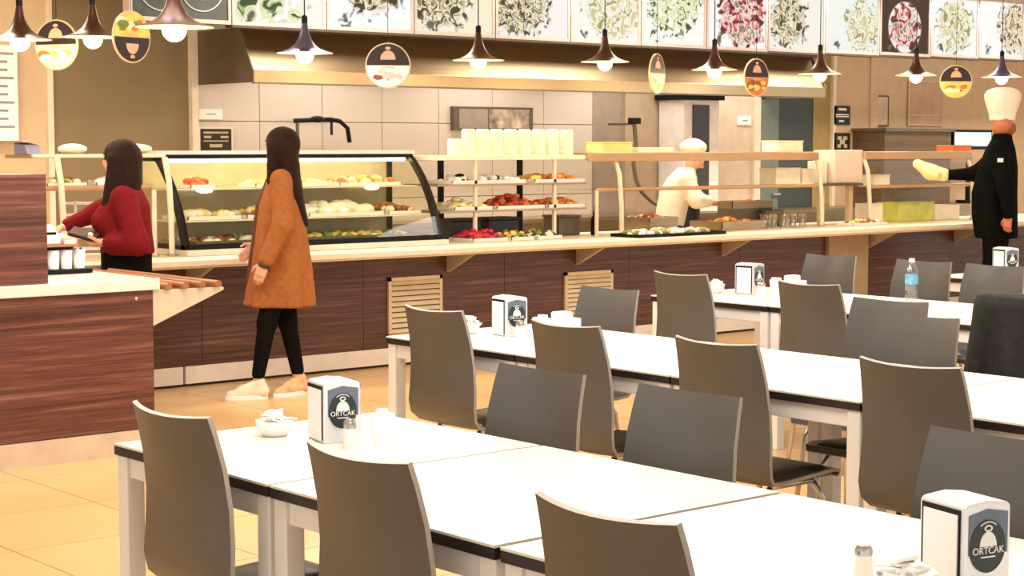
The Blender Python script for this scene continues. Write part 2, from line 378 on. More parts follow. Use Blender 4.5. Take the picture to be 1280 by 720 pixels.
# ================================================================== MENU LIGHTBOXES
def menu_mat(i, bg, plate, cols, cx, cz, rad, sc, strength=1.0):
    m = bpy.data.materials.new('menu_print'); m.use_nodes = True; nt = m.node_tree; nt.nodes.clear()
    out = nt.nodes.new('ShaderNodeOutputMaterial'); em = nt.nodes.new('ShaderNodeEmission'); em.inputs[1].default_value = strength
    tc = nt.nodes.new('ShaderNodeTexCoord')
    sx = nt.nodes.new('ShaderNodeMapping'); sx.inputs['Location'].default_value = (i * 3.1, 0, i * 1.7); sx.inputs['Scale'].default_value = (1.3, 0, 1)
    nt.links.new(tc.outputs['Generated'], sx.inputs[0])
    no = nt.nodes.new('ShaderNodeTexNoise'); no.inputs['Scale'].default_value = sc; no.inputs['Detail'].default_value = 5; no.inputs['Distortion'].default_value = 1.2
    nt.links.new(sx.outputs[0], no.inputs['Vector'])
    rp = nt.nodes.new('ShaderNodeValToRGB'); rp.color_ramp.elements.remove(rp.color_ramp.elements[1])
    for q, c in enumerate(cols):
        pos = 0.40 + 0.20 * q / (len(cols) - 1)
        e = rp.color_ramp.elements[0] if q == 0 else rp.color_ramp.elements.new(pos)
        if q == 0: e.position = pos
        e.color = srgb(*[int(v * 0.8 + 51) for v in c])
    nt.links.new(no.outputs['Fac'], rp.inputs[0])
    def disc(px, pz, r, wob, soft):
        sb = nt.nodes.new('ShaderNodeVectorMath'); sb.operation = 'SUBTRACT'; sb.inputs[1].default_value = (px, 0.5, pz); nt.links.new(tc.outputs['Generated'], sb.inputs[0])
        ml = nt.nodes.new('ShaderNodeVectorMath'); ml.operation = 'MULTIPLY'; ml.inputs[1].default_value = (1.3, 0, 1); nt.links.new(sb.outputs[0], ml.inputs[0])
        ln = nt.nodes.new('ShaderNodeVectorMath'); ln.operation = 'LENGTH'; nt.links.new(ml.outputs[0], ln.inputs[0])
        a = nt.nodes.new('ShaderNodeMath'); a.operation = 'MULTIPLY_ADD'; a.inputs[1].default_value = wob; nt.links.new(no.outputs['Fac'], a.inputs[0]); nt.links.new(ln.outputs['Value'], a.inputs[2])
        mr = nt.nodes.new('ShaderNodeMapRange'); mr.inputs['From Min'].default_value = r + soft + wob * 0.5; mr.inputs['From Max'].default_value = r - soft + wob * 0.5
        nt.links.new(a.outputs[0], mr.inputs[0]); return mr.outputs[0]
    def mix(f, a, b):
        mx = nt.nodes.new('ShaderNodeMix'); mx.data_type = 'RGBA'; nt.links.new(f, mx.inputs[0])
        for s, v in ((6, a), (7, b)):
            if isinstance(v, tuple): mx.inputs[s].default_value = srgb(*v)
            else: nt.links.new(v, mx.inputs[s])
        return mx.outputs[2]
    c = mix(disc(cx, cz, rad * 1.35, 0.0, 0.015), bg, plate)
    c = mix(disc(cx, cz, rad * 1.25, 0.6, 0.05), c, rp.outputs[0])
    c = mix(disc(0.2, 0.1, 0.05, 0.5, 0.02), c, (120, 110, 100))
    nt.links.new(c, em.inputs[0]); nt.links.new(em.outputs[0], out.inputs[0]); return m
GREEN = [(40, 60, 25), (190, 200, 110), (250, 248, 225), (225, 215, 110), (255, 253, 245)]
REDS = [(60, 20, 15), (200, 70, 60), (245, 180, 165), (255, 240, 225), (120, 110, 60)]
PALE = [(150, 140, 84), (240, 232, 196), (255, 253, 246), (246, 226, 160), (196, 190, 130)]
DARK = [(46, 38, 22), (176, 140, 84), (250, 246, 228), (226, 206, 140), (104, 104, 54)]
MENU = [  # picture, background, plate, colours, centre, radius, noise scale
    ('a pale plate with a lime green salad', (255, 252, 246), (246, 248, 225), GREEN, 0.35, 0.5, 0.5, 4),
    ('a dark basket on a white cloth', (252, 255, 252), (255, 255, 255), DARK, 0.55, 0.7, 0.4, 5),
    ('skewers on toast with a yellow corner', (252, 240, 210), (255, 246, 225), DARK, 0.3, 0.55, 0.42, 6),
    ('dark grilled vegetables on a white plate', (255, 246, 242), (255, 252, 250), DARK, 0.3, 0.55, 0.45, 7),
    ('a cream soup with green herbs', (255, 250, 238), (250, 255, 246), PALE, 0.6, 0.55, 0.46, 5),
    ('a leafy green salad scattered on white', (255, 253, 246), (253, 253, 250), GREEN, 0.5, 0.7, 0.44, 8),
    ('a red meat dish with a pink garnish', (253, 250, 248), (255, 255, 255), REDS, 0.6, 0.5, 0.42, 5),
    ('a brown roast with herbs on a cream ground', (250, 244, 232), (250, 250, 244), DARK, 0.35, 0.5, 0.36, 7),
    ('a small golden dish on an icy blue plate', (246, 248, 240), (232, 242, 252), PALE, 0.7, 0.45, 0.34, 7),
    ('a red stew in a round bowl against dark cloth', (90, 70, 56), (255, 252, 246), REDS, 0.5, 0.45, 0.33, 5),
    ('faint pale dumplings on white', (255, 253, 248), (255, 252, 244), PALE, 0.5, 0.5, 0.4, 6),
    ('a mixed salad with orange and brown pieces', (255, 253, 248), (250, 250, 246), [(60, 60, 30), (210, 150, 80), (255, 250, 240), (180, 170, 90), (250, 240, 220)], 0.8, 0.55, 0.36, 7),
    ('a bowl of rice with green beans', (252, 250, 244), (255, 255, 252), GREEN, 0.5, 0.5, 0.36, 6)]
MY = 12.0; mx0 = XY(290, 32, MY)[0]; mw = 0.886
FRM = mat('lightbox_frame', (206, 190, 180), 0.35, metal=0.6); FRMD = mat('lightbox_rail', (70, 56, 46), 0.5)
for i, (what, bg, pl, cols, cx, cz, rad, sc) in enumerate(MENU):
    xa = mx0 + i * mw; zb = 2.515 + max(0, i - 6) * 0.011
    t = thing('menu_lightbox', 'backlit menu board picturing ' + what, 'menu board', (xa, MY, zb), 0, 'row of backlit menu boards')
    f = MB().box((xa + 0.005, MY, zb), (xa + mw - 0.005, MY + 0.1, zb + 0.03)).box((xa + 0.005, MY, zb + 0.64), (xa + mw - 0.005, MY + 0.1, zb + 0.67))
    f.box((xa + 0.005, MY, zb + 0.03), (xa + 0.032, MY + 0.1, zb + 0.64)).box((xa + mw - 0.032, MY, zb + 0.03), (xa + mw - 0.005, MY + 0.1, zb + 0.64))
    f.build('frame', FRM, t)
    MB().box((xa + 0.032, MY + 0.012, zb + 0.03), (xa + mw - 0.032, MY + 0.1, zb + 0.64)).build('picture', menu_mat(i, bg, pl, cols, cx, cz, rad, sc * 1.15, 0.78), t)
    MB().box((xa, MY - 0.004, zb - 0.02), (xa + mw, MY + 0.1, zb)).build('bottom_rail', FRMD, t)
xa = mx0 - mw; zb = 2.515
t = thing('chalk_menu_board', 'unlit dark slate menu board with chalk swirls beside the backlit row', 'menu board', (xa, MY, zb))
SLATE = mat('slate', (66, 72, 68), 0.7, var=0.25, scale=5); CHALK = mat('chalk', (176, 186, 180), 0.9)
MB().box((xa + 0.03, MY + 0.012, zb + 0.03), (xa + mw - 0.03, MY + 0.1, zb + 0.64)).build('slate', SLATE, t)
f = MB().box((xa + 0.005, MY, zb), (xa + mw - 0.005, MY + 0.1, zb + 0.03)).box((xa + 0.005, MY, zb + 0.64), (xa + mw - 0.005, MY + 0.1, zb + 0.67))
f.box((xa + 0.005, MY, zb + 0.03), (xa + 0.03, MY + 0.1, zb + 0.64)).box((xa + mw - 0.03, MY, zb + 0.03), (xa + mw - 0.005, MY + 0.1, zb + 0.64)); f.build('frame', FRM, t)
for cx0, rr in ((0.28, 0.2), (0.63, 0.19), (0.63, 0.1)):
    MB().tube([(xa + cx0 + rr * math.cos(a), MY + 0.008, zb + 0.28 + rr * math.sin(a)) for a in np.linspace(0.3, 2 * PI, 26)], 0.006, 5).build('chalk_swirl', CHALK, t)

# ================================================================== TABLES
def make_table(W, L):
    """W along x, L along y, origin on the floor in the middle"""
    t = thing('dining_table', 'table', 'table')
    a, b = W / 2, L / 2
    MB().box((-a, -b, 0.744), (a, b, 0.75)).build('tabletop', WHITE, t)
    MB().box((-a, -b, 0.718), (a, b, 0.744)).build('edge_band', BLACK, t, bevel=0.002)
    for sx in (-1, 1):
        for sy in (-1, 1):
            MB().cbox((sx * (a - 0.035), sy * (b - 0.032), 0.359), (0.055, 0.055, 0.718)).build('leg', WPAINT, t, bevel=0.004)
    for s in (-1, 1):
        MB().cbox((s * (a - 0.035), 0, 0.688), (0.035, L - 0.11, 0.06)).build('apron', WPAINT, t, bevel=0.003)
        MB().cbox((0, s * (b - 0.032), 0.688), (W - 0.11, 0.035, 0.06)).build('apron', WPAINT, t, bevel=0.003)
    return t
ORD = ['first', 'second', 'third', 'fourth', 'fifth', 'sixth']
ROWS = [(2.32, 3.21, [4.475, 3.67, 2.795, 1.905, 1.015], 'row beside the cashier counter'),
        (4.555, 5.46, [6.245, 5.372, 4.50, 3.63, 2.76, 1.89], 'row facing the tan coat'),
        (6.945, 7.86, [7.02, 6.15, 5.28, 4.41, 3.54], 'row with the water bottle'),
        (9.35, 10.26, [6.92, 6.05, 5.18], 'row before the black-clad chef')]
for x0, x1, ys, desc in ROWS:
    proto = None; L0 = None
    for i in range(len(ys) - 1):
        L = ys[i] - ys[i + 1] - 0.012
        t = make_table(x1 - x0, L) if (proto is None or abs(L - L0) > 0.02) else copy_tree(proto)
        proto, L0 = (t, L) if (proto is None or abs(L - L0) > 0.02) else (proto, L0)
        t.location = ((x0 + x1) / 2, (ys[i] + ys[i + 1]) / 2, 0)
        tag(t, 'white black-edged table, %s from the counter end of the %s' % (ORD[i], desc), 'table', 'white dining tables')

# ================================================================== CHAIRS
def make_chair():
    t = thing('dining_chair', 'chair', 'chair')
    prof = [(0.225, 0.425), (0.215, 0.447), (0.18, 0.456), (0.08, 0.45), (-0.04, 0.443), (-0.13, 0.441), (-0.175, 0.45), (-0.2, 0.475), (-0.208, 0.52), (-0.203, 0.6), (-0.203, 0.69), (-0.215, 0.79), (-0.235, 0.875), (-0.25, 0.925)]
    wd = [0.15, 0.163, 0.166, 0.167, 0.17, 0.18, 0.2, 0.213, 0.217, 0.213, 0.207, 0.2, 0.193, 0.188]
    sag = [0, 0, 0.004, 0.008, 0.01, 0.008, 0.004, 0.004, 0.012, 0.02, 0.026, 0.03, 0.032, 0.034]
    nv = 10; th = 0.013; m = len(prof); vs = []
    for side in (0, 1):
        for i, (x, z) in enumerate(prof):
            x2, z2 = prof[min(i + 1, m - 1)]; x1_, z1_ = prof[max(i - 1, 0)]
            tx, tz = x2 - x1_, z2 - z1_; l = math.hypot(tx, tz); nx, nz = -tz / l, tx / l     # normal towards below / behind the sitter
            if nx + nz > 0: nx, nz = -nx, -nz
            for k in range(nv + 1):
                v = -1 + 2 * k / nv; s = sag[i] * (1 - v * v); off = s + (th if side else 0)
                vs.append((x + nx * off, v * wd[i], z + nz * off))
    N = m * (nv + 1); fs = []; mi = []
    I = lambda s, i, k: s * N + i * (nv + 1) + k
    for s in (0, 1):
        for i in range(m - 1):
            for k in range(nv): fs.append((I(s, i, k), I(s, i, k + 1), I(s, i + 1, k + 1), I(s, i + 1, k))); mi.append(0)
    for i in range(m - 1):
        for k in (0, nv): fs.append((I(0, i, k), I(0, i + 1, k), I(1, i + 1, k), I(1, i, k))); mi.append(1)
    for k in range(nv):
        for i in (0, m - 1): fs.append((I(0, i, k), I(0, i, k + 1), I(1, i, k + 1), I(1, i, k))); mi.append(1)
    b = MB(); b.add(vs, fs); b.mi = mi; b.build('shell', [CHAIR, CHAIR_EDGE], t, smooth='auto')
    pad = MB(); pv = []; nn = 8
    for i in range(nn + 1):
        for k in range(nn + 1):
            u, v = i / nn, -1 + 2 * k / nn; ed = 1 - max(abs(2 * u - 1), abs(v)) ** 6
            pv.append((-0.15 + 0.355 * u, v * 0.155, 0.441 + 0.008 * u + 0.018 * ed))
    pv += [(p[0], p[1], 0.43) for p in pv]
    pf = [(i * (nn + 1) + k, i * (nn + 1) + k + 1, (i + 1) * (nn + 1) + k + 1, (i + 1) * (nn + 1) + k) for i in range(nn) for k in range(nn)]
    K = (nn + 1) ** 2
    ring = [k for k in range(nn + 1)] + [i * (nn + 1) + nn for i in range(1, nn + 1)] + [nn * (nn + 1) + k for k in range(nn - 1, -1, -1)] + [i * (nn + 1) for i in range(nn - 1, 0, -1)]
    pf += [(ring[i], ring[(i + 1) % len(ring)], K + ring[(i + 1) % len(ring)], K + ring[i]) for i in range(len(ring))]
    pad.add(pv, pf); pad.build('seat_pad', PAD, t, smooth=True)
    for sx in (-1, 1):
        for sy in (-1, 1):
            MB().tube([(sx * 0.11 - 0.01, sy * 0.13, 0.415), (sx * 0.145 - 0.01, sy * 0.145, 0.36), (sx * 0.185 - 0.01, sy * 0.17, 0.0)], 0.011, 8).build('leg', CHROME, t, smooth=True)
    for sy in (-1, 1):
        MB().tube([(-0.12, sy * 0.13, 0.418), (0.1, sy * 0.13, 0.418)], 0.011, 8).build('seat_rail', CHROME, t, smooth=True)
    return t
chair0 = make_chair(); first = [True]
def chair(x, y, rz, label, z=0):
    o = chair0 if first[0] else copy_tree(chair0); first[0] = False
    o.location = (x, y, z); o.rotation_euler = (0, 0, math.radians(rz)); tag(o, label, 'chair', 'grey shell dining chairs'); return o
NR = 'grey shell chair, %s from the counter, %s side of the %s'
for i, y in enumerate([3.912, 3.105, 2.325, 1.45]): chair(2.445, y, 0, NR % (ORD[i], 'floor', ROWS[0][3]))
for i, (y, r) in enumerate([(3.915, 180), (3.31, 180), (2.33, 180)]): chair(3.17, y, r, NR % (ORD[i], 'inner', ROWS[0][3]))
for i, y in enumerate([5.685, 4.885, 4.12, 3.315, 2.45]): chair(4.645, y, 0, NR % (ORD[i], 'cashier', ROWS[1][3]))
for i, y in enumerate([5.96, 4.215]): chair(5.38, y, 180, NR % (ORD[i], 'far', ROWS[1][3]))
chair(5.86, 4.71, 183, 'grey shell chair pushed back towards the table with the water bottle')
for i, y in enumerate([6.44, 5.58]): chair(6.845, y, 0, NR % (ORD[i], 'near', ROWS[2][3]))
for i, y in enumerate([6.90, 6.22, 5.74, 5.26]): chair(8.10, y, 180, NR % (ORD[i], 'chef', ROWS[2][3]))
cj = chair(6.62, 4.20, 0, 'dark shell dining chair under a draped black jacket')
chair(9.25, 5.62, 0, 'grey shell chair tucked into the row before the black-clad chef')
# black jacket over that chair's back
jk = thing('jacket', 'black jacket draped over a dining chair back beside the water bottle table', 'jacket', (6.62, 4.20, 0))
rng = np.random.RandomState(3)
sdf_obj('jacket_body', [loft([(0.36, -0.235, 0, 0.06, 0.27), (0.6, -0.235, 0, 0.065, 0.262), (0.8, -0.245, 0, 0.06, 0.25), (0.91, -0.255, 0, 0.055, 0.25), (0.95, -0.258, 0, 0.045, 0.24)], fold=(0.16, 9, 0.4)),
    cone((-0.26, 0.2, 0.9), (-0.29, 0.26, 0.5), 0.055, 0.05), cone((-0.26, -0.2, 0.9), (-0.29, -0.25, 0.48), 0.055, 0.05), cone((-0.25, -0.12, 0.925), (-0.25, 0.12, 0.925), 0.035, 0.035)],
    mat('black_cloth', (34, 34, 31), 0.85, var=0.3, scale=20, bump=0.4), jk, 0.014, 0.04)
# ================================================================== SERVING COUNTER
CY = 10.2                                            # face of the counter front
sc = thing('serving_counter', 'long dark walnut serving counter front with steel kick plate', 'counter', (4.9, CY, 0))
xs = [4.9, 5.95, 7.25, 8.55, 9.85, 11.15, 12.27, 12.82, 14.1, 15.4, 16.7, 18.0]
for a, b in zip(xs[:-1], xs[1:]):
    if abs(a - 12.27) < 0.01: MB().box((a, CY - 0.04, 0.0), (b, CY + 0.02, 0.80)).build('tan_pier', mat('tan_pier', (168, 142, 112), 0.5), sc)
    else: MB().box((a + 0.002, CY, 0.135), (b - 0.002, CY + 0.025, 0.80)).build('panel', WOOD2, sc)
MB().box((4.9, CY + 0.026, 0.0), (18, 10.95, 0.80)).build('carcass', mat('carcass', (60, 40, 30), 0.6), sc)
for a, b in ((4.9, 5.80), (5.82, 8.6), (8.61, 12.26), (12.83, 18.0)):
    MB().box((a, CY - 0.005, 0.02), (b, CY + 0.03, 0.135)).build('kick_plate', mat('kick_plate', (236, 226, 214), 0.3, metal=0.15, var=0.04), sc)
for px in (558, 902, 1085, 1192, 232, 720):
    bx = XY(px, 320, CY)[0]
    MB().prism([(CY, 0.80), (CY, 0.655), (9.9, 0.80)], 'x', bx, bx + 0.035).build('bracket', mat('bracket_plate', (200, 184, 160), 0.4, metal=0.3), sc)
VENT = mat('vent_aluminium', (214, 192, 158), 0.4, metal=0.2)
for vx0, vx1, z0, z1 in ((7.46, 7.945, 0.21, 0.64), (9.15, 9.66, 0.20, 0.60)):
    g = MB().box((vx0, CY - 0.02, z0), (vx0 + 0.025, CY, z1)).box((vx1 - 0.025, CY - 0.02, z0), (vx1, CY, z1)).box((vx0, CY - 0.02, z1 - 0.025), (vx1, CY, z1)).box((vx0, CY - 0.02, z0), (vx1, CY, z0 + 0.025))
    g.box((vx0 + 0.02, CY - 0.004, z0 + 0.02), (vx1 - 0.02, CY, z1 - 0.02), 1)
    vg = g.build('vent_grille', [VENT, BLACKM], sc)
    ns = 10
    for k in range(ns):
        z = z0 + 0.045 + (z1 - z0 - 0.085) * k / (ns - 1)
        MB().cbox(((vx0 + vx1) / 2, CY - 0.014, z), (vx1 - vx0 - 0.05, 0.006, 0.034), rx=math.radians(-32)).build('slat', VENT, vg)
wt = tag(MB().box((4.9, 9.87, 0.815), (18, 10.98, 0.855)).box((4.9, 9.90, 0.80), (18, 10.95, 0.815)).build('counter_worktop', CREAM, bevel=0.006), 'cream stone worktop and tray ledge running along the serving counter', 'worktop')

# ================================================================== CASHIER COUNTER
kc = thing('cashier_counter', 'dark walnut cashier counter with steel kick plate beside the tray rail', 'counter', (4.0, 8.5, 0))
MB().box((1.6, 8.13, 0.13), (4.455, 8.16, 0.84)).build('front_panel', WOOD, kc)
MB().box((4.43, 8.16, 0.13), (4.455, 9.3, 0.84)).build('end_panel', WOOD, kc)
MB().box((1.62, 8.162, 0.0), (4.428, 9.28, 0.835)).build('carcass', MATS['carcass'], kc)
MB().box((1.6, 8.115, 0.0), (4.46, 8.16, 0.125)).build('kick_plate', mat('kick_plate_warm', (214, 194, 172), 0.32, metal=0.15), kc)
MB().lathe([(0.009, 0), (0.009, 0.004), (0.004, 0.006)], (0, 0, 0), 12).build('lock', CHROME, kc, world=False)
lk = kc.children[-1]; lk.rotation_euler = (PI / 2, 0, 0); lk.location = (4.36 - 4.0, 8.13 - 8.5, 0.80)
tag(MB().box((1.58, 8.105, 0.842), (4.485, 9.31, 0.90)).build('cashier_worktop', WHITE, bevel=0.004), 'white slab worktop on the walnut cashier counter', 'worktop')
tr = thing('tray_rail', 'triangular steel brackets carrying four wooden tray bars beside the cashier counter', 'tray rail', (4.48, 8.13, 0.66))
for yy in (8.13, 9.25):
    MB().prism([(4.457, 0.82), (4.457, 0.655), (4.875, 0.82), (4.875, 0.835), (4.457, 0.84)], 'y', yy, yy + 0.02).build('bracket', mat('rail_bracket', (228, 212, 186), 0.35, metal=0.3), tr)
BARW = mat('tray_bar_wood', (160, 104, 68), 0.35, var=0.12, scale=6)
for k in range(4):
    xx = 4.535 + k * 0.098
    MB().tube([(xx, 8.10, 0.855), (xx, 9.32, 0.855)], 0.019, 10).build('bar', BARW, tr, smooth='auto')
# register cabinet on the cashier counter
rc = thing('register_cabinet', 'tall dark walnut box cabinet standing on the white cashier worktop', 'cabinet', (3.3, 8.35, 0.90))
MB().box((2.7, 8.14, 0.902), (3.885, 8.165, 1.44)).build('front_board', WOOD, rc)
MB().box((3.86, 8.165, 0.902), (3.885, 8.50, 1.44)).build('side_board', WOOD, rc)
MB().box((2.7, 8.165, 1.415), (3.86, 8.50, 1.44)).build('top_board', WOOD, rc)
MB().box((2.7, 8.48, 0.902), (3.86, 8.50, 1.415)).build('back_board', WOOD, rc)
# cutlery rack on the cashier counter
ct = thing('cutlery_rack', 'black rack of white cutlery cups on the cashier worktop', 'rack', (4.25, 8.8, 0.90))
MB().box((4.02, 8.68, 0.902), (4.40, 8.92, 0.925)).box((4.02, 8.90, 0.925), (4.40, 8.92, 1.04)).build('rack_base', BLACKM, ct)
for k in range(5):
    cxx = 4.06 + k * 0.074
    c = MB().lathe([(0.03, 0), (0.034, 0.10), (0.031, 0.10), (0.028, 0.01)], (cxx, 8.75, 0.926), 14, cap=False).build('cup', PORC, ct, smooth=True)
    MB().lathe([(0.001, 0.085), (0.031, 0.085)], (cxx, 8.75, 0.926), 14, cap=False).tube([(cxx, 8.75, 1.01), (cxx + 0.012, 8.745, 1.035)], 0.007, 6).tube([(cxx - 0.01, 8.76, 1.01), (cxx - 0.018, 8.765, 1.03)], 0.007, 6).build('contents', mat('maroon_handles', (110, 40, 34), 0.5), c)
MB().box((4.02, 8.70, 1.045), (4.34, 8.92, 1.056)).build('shelf_board', mat('rack_wood', (168, 110, 76), 0.5), ct)
pr = thing('receipt_printer', 'small white receipt printer on the cutlery rack', 'printer', (4.16, 8.84, 1.057))
MB().prism([(8.74, 1.057), (8.91, 1.057), (8.91, 1.15), (8.84, 1.16), (8.74, 1.10)], 'x', 4.05, 4.25).build('body', WPAINT, pr, bevel=0.006)
MB().box((4.07, 8.752, 1.095), (4.23, 8.775, 1.122)).build('paper_slot', BLACKM, pr)
bx_ = thing('takeaway_tray', 'folded white paper tray beside the receipt printer', 'tray', (4.33, 8.8, 1.057))
MB().add([(4.27, 8.74, 1.057), (4.33, 8.74, 1.057), (4.33, 8.9, 1.057), (4.27, 8.9, 1.057), (4.265, 8.735, 1.08), (4.335, 8.735, 1.08), (4.34, 8.905, 1.11), (4.265, 8.905, 1.10)], [(0, 3, 2, 1), (0, 1, 5, 4), (1, 2, 6, 5), (2, 3, 7, 6), (3, 0, 4, 7)]).build('paper', PAPER, bx_)
MB().box((4.275, 8.76, 1.06), (4.325, 8.88, 1.085)).build('bread', mat('crust', (206, 160, 106), 0.7, var=0.2), bx_, bevel=0.01)

# ================================================================== GLASS DISPLAY CASE
DX0, DX1 = 5.88, 7.99
prof = [(10.25, 0.90), (10.32, 1.11), (10.43, 1.31), (10.56, 1.46), (10.63, 1.515)]
dc = thing('pastry_display_case', 'curved glass pastry display case with black end frames on the counter', 'display case', (6.9, 10.5, 0.857))
MB().box((DX0 - 0.03, 10.2, 0.857), (DX1 + 0.03, 10.93, 0.895)).build('base', mat('case_base', (226, 216, 200), 0.35, metal=0.3), dc)
def bez(pts, n=14):
    P = [np.array(p, float) for p in pts]; out = []
    for i in range(len(P) - 1):
        p0, p1, p2, p3 = P[max(i - 1, 0)], P[i], P[i + 1], P[min(i + 2, len(P) - 1)]
        for q in range(4):
            t = q / 4; out.append(0.5 * (2 * p1 + (p2 - p0) * t + (2 * p0 - 5 * p1 + 4 * p2 - p3) * t * t + (3 * p1 - p0 - 3 * p2 + p3) * t ** 3))
    return out + [P[-1]]
pc = bez(prof)
for xa in (DX0, DX1):
    b = MB(); w2 = 0.045; o1 = [(p[0], p[1]) for p in pc]; o2 = [(p[0] + w2, p[1] - 0.01) for p in pc]; n = len(o1)
    for i in range(n - 1): b.prism([o1[i], o2[i], o2[i + 1], o1[i + 1]], 'x', xa - 0.02, xa + 0.02)
    b.box((xa - 0.02, 10.25, 0.896), (xa + 0.02, 10.92, 0.925)).box((xa - 0.02, 10.62, 1.475), (xa + 0.02, 10.92, 1.515)).box((xa - 0.02, 10.88, 0.925), (xa + 0.02, 10.92, 1.475))
    b.build('end_frame', BLACKM, dc)
    MB().prism([(p[0] + 0.03, p[1] - 0.005) for p in pc] + [(10.9, 1.5), (10.9, 0.91)], 'x', xa - 0.003, xa + 0.003).build('end_glass', GLASS2, dc)
MB().add([(DX0, p[0], p[1]) for p in pc] + [(DX1, p[0], p[1]) for p in pc], [(i, i + 1, len(pc) + i + 1, len(pc) + i) for i in range(len(pc) - 1)]).build('front_glass', GLASS2, dc, smooth=True)
MB().box((DX0, 10.24, 0.893), (DX1, 10.27, 0.93)).build('bottom_rail', BLACKM, dc)
MB().box((DX0, 10.6, 1.49), (DX1, 10.64, 1.52)).build('top_rail', BLACKM, dc)
MB().box((DX0 - 0.02, 10.6, 1.52), (DX1 + 0.02, 10.94, 1.545)).build('top_plate', mat('case_top', (240, 230, 218), 0.3, metal=0.3), dc)
MB().box((DX0, 10.9, 0.9), (DX1, 10.92, 1.5)).build('rear_panel', mat('case_rear', (206, 194, 156), 0.4), dc)
for z, d0 in ((1.07, 10.38), (1.28, 10.5)):
    MB().box((DX0 + 0.025, d0, z), (DX1 - 0.025, 10.89, z + 0.008)).build('glass_shelf', mat('shelf_glass', (222, 214, 180), 0.1), dc)
MB().tube([(DX0 + 0.03, 10.66, 1.478), (DX1 - 0.03, 10.66, 1.478)], 0.012, 8).build('lamp_tube', glow('case_lamp', (1.0, 0.88, 0.62), 13.0), dc)
MB().box((DX0 + 0.03, 10.32, 0.897), (DX1 - 0.03, 10.89, 0.905)).build('floor_tray', WPAINT, dc)

# ------------------------------------------------------------------ food
def food(name, label, cat, x0, x1, y0, y1, z, cols, r=0.03, h=0.04, n=60, dish=(WPAINT, 0.02), group=None, flat=0.7):
    t = thing(name, label, cat, ((x0 + x1) / 2, (y0 + y1) / 2, z), 0, group)
    m, e = dish
    b = MB().box((x0, y0, z), (x1, y1, z + 0.006))
    for q in ((x0, y0, x1, y0 + 0.006), (x0, y1 - 0.006, x1, y1), (x0, y0, x0 + 0.006, y1), (x1 - 0.006, y0, x1, y1)): b.box((q[0], q[1], z + 0.006), (q[2], q[3], z + 0.006 + e))
    b.build('dish', m, t)
    f = MB(); rn = random.Random(sum(map(ord, label)))
    for _ in range(n):
        u, v = rn.random(), rn.random(); rr = r * rn.uniform(0.7, 1.25)
        hh = h * (1 - max(abs(2 * u - 1), abs(2 * v - 1)) ** 2.2)
        f.ell((x0 + rr + (x1 - x0 - 2 * rr) * u, y0 + rr + (y1 - y0 - 2 * rr) * v, z + 0.008 + rr * flat * 0.6 + hh * rn.uniform(0.3, 1)), (rr * rn.uniform(0.8, 1.3), rr * rn.uniform(0.7, 1.1), rr * flat), 7, 5, rn.randrange(len(cols)))
    o = f.build('food', cols, t, smooth=True); o['kind'] = 'stuff'
    return t
YEL = mat('butter_yellow', (244, 214, 110), 0.6, var=0.15, scale=20); CREM = mat('pale_cream_food', (250, 240, 206), 0.6, var=0.08, scale=20)
ORA = mat('baked_orange', (222, 128, 60), 0.55, var=0.25, scale=20); RED = mat('beet_red', (190, 40, 56), 0.5, var=0.2, scale=25)
RUS = mat('tomato_rust', (186, 72, 40), 0.5, var=0.2, scale=25); GRN = mat('salad_green', (120, 140, 60), 0.6, var=0.3, scale=25)
BRN = mat('crust_brown', (150, 92, 50), 0.6, var=0.25, scale=25); PUR = mat('aubergine', (80, 44, 56), 0.5, var=0.2, scale=25)
food('cake_tray', 'tray of pale cream pastries on the middle shelf of the display case', 'pastries', 6.95, 7.6, 10.42, 10.8, 1.079, [CREM, PAPER], 0.05, 0.05, 60)
food('pastry_tray', 'tray of orange brown pastries beside the display case end frame', 'pastries', 7.64, 7.94, 10.42, 10.8, 1.079, [ORA, BRN, CREM], 0.035, 0.04, 40)
food('pie_tray', 'flat yellow pie on the middle shelf at the cashier end of the display case', 'pie', 6.0, 6.42, 10.45, 10.8, 1.079, [YEL, CREM], 0.04, 0.02, 40)
food('pastry_tray', 'tray of yellow buns behind the tan-coated woman in the display case', 'pastries', 6.46, 6.9, 10.45, 10.8, 1.079, [YEL, BRN, CREM], 0.035, 0.05, 50)
food('pudding_tray', 'golden puddings under the lamp on the top shelf of the display case', 'pudding', 7.3, 7.85, 10.55, 10.8, 1.289, [YEL, ORA, CREM], 0.035, 0.04, 40)
food('pudding_tray', 'yellow custard dishes in the middle of the display case top shelf', 'pudding', 6.6, 7.25, 10.56, 10.8, 1.289, [YEL, CREM], 0.03, 0.03, 50)
food('jelly_tray', 'dish of orange jelly on the top shelf at the cashier end', 'jelly', 6.1, 6.3, 10.58, 10.78, 1.289, [ORA, RUS], 0.03, 0.05, 22)
food('salad_tray', 'low tray of green salad on the display case floor', 'salad', 6.9, 7.9, 10.36, 10.8, 0.906, [GRN, CREM, YEL], 0.03, 0.03, 70, dish=(STEEL_D, 0.03))
food('cake_tray', 'white cake slices on the display case floor at the cashier end', 'cake', 6.0, 6.85, 10.36, 10.8, 0.906, [CREM, PAPER, BRN], 0.035, 0.02, 60, dish=(STEEL_D, 0.03))

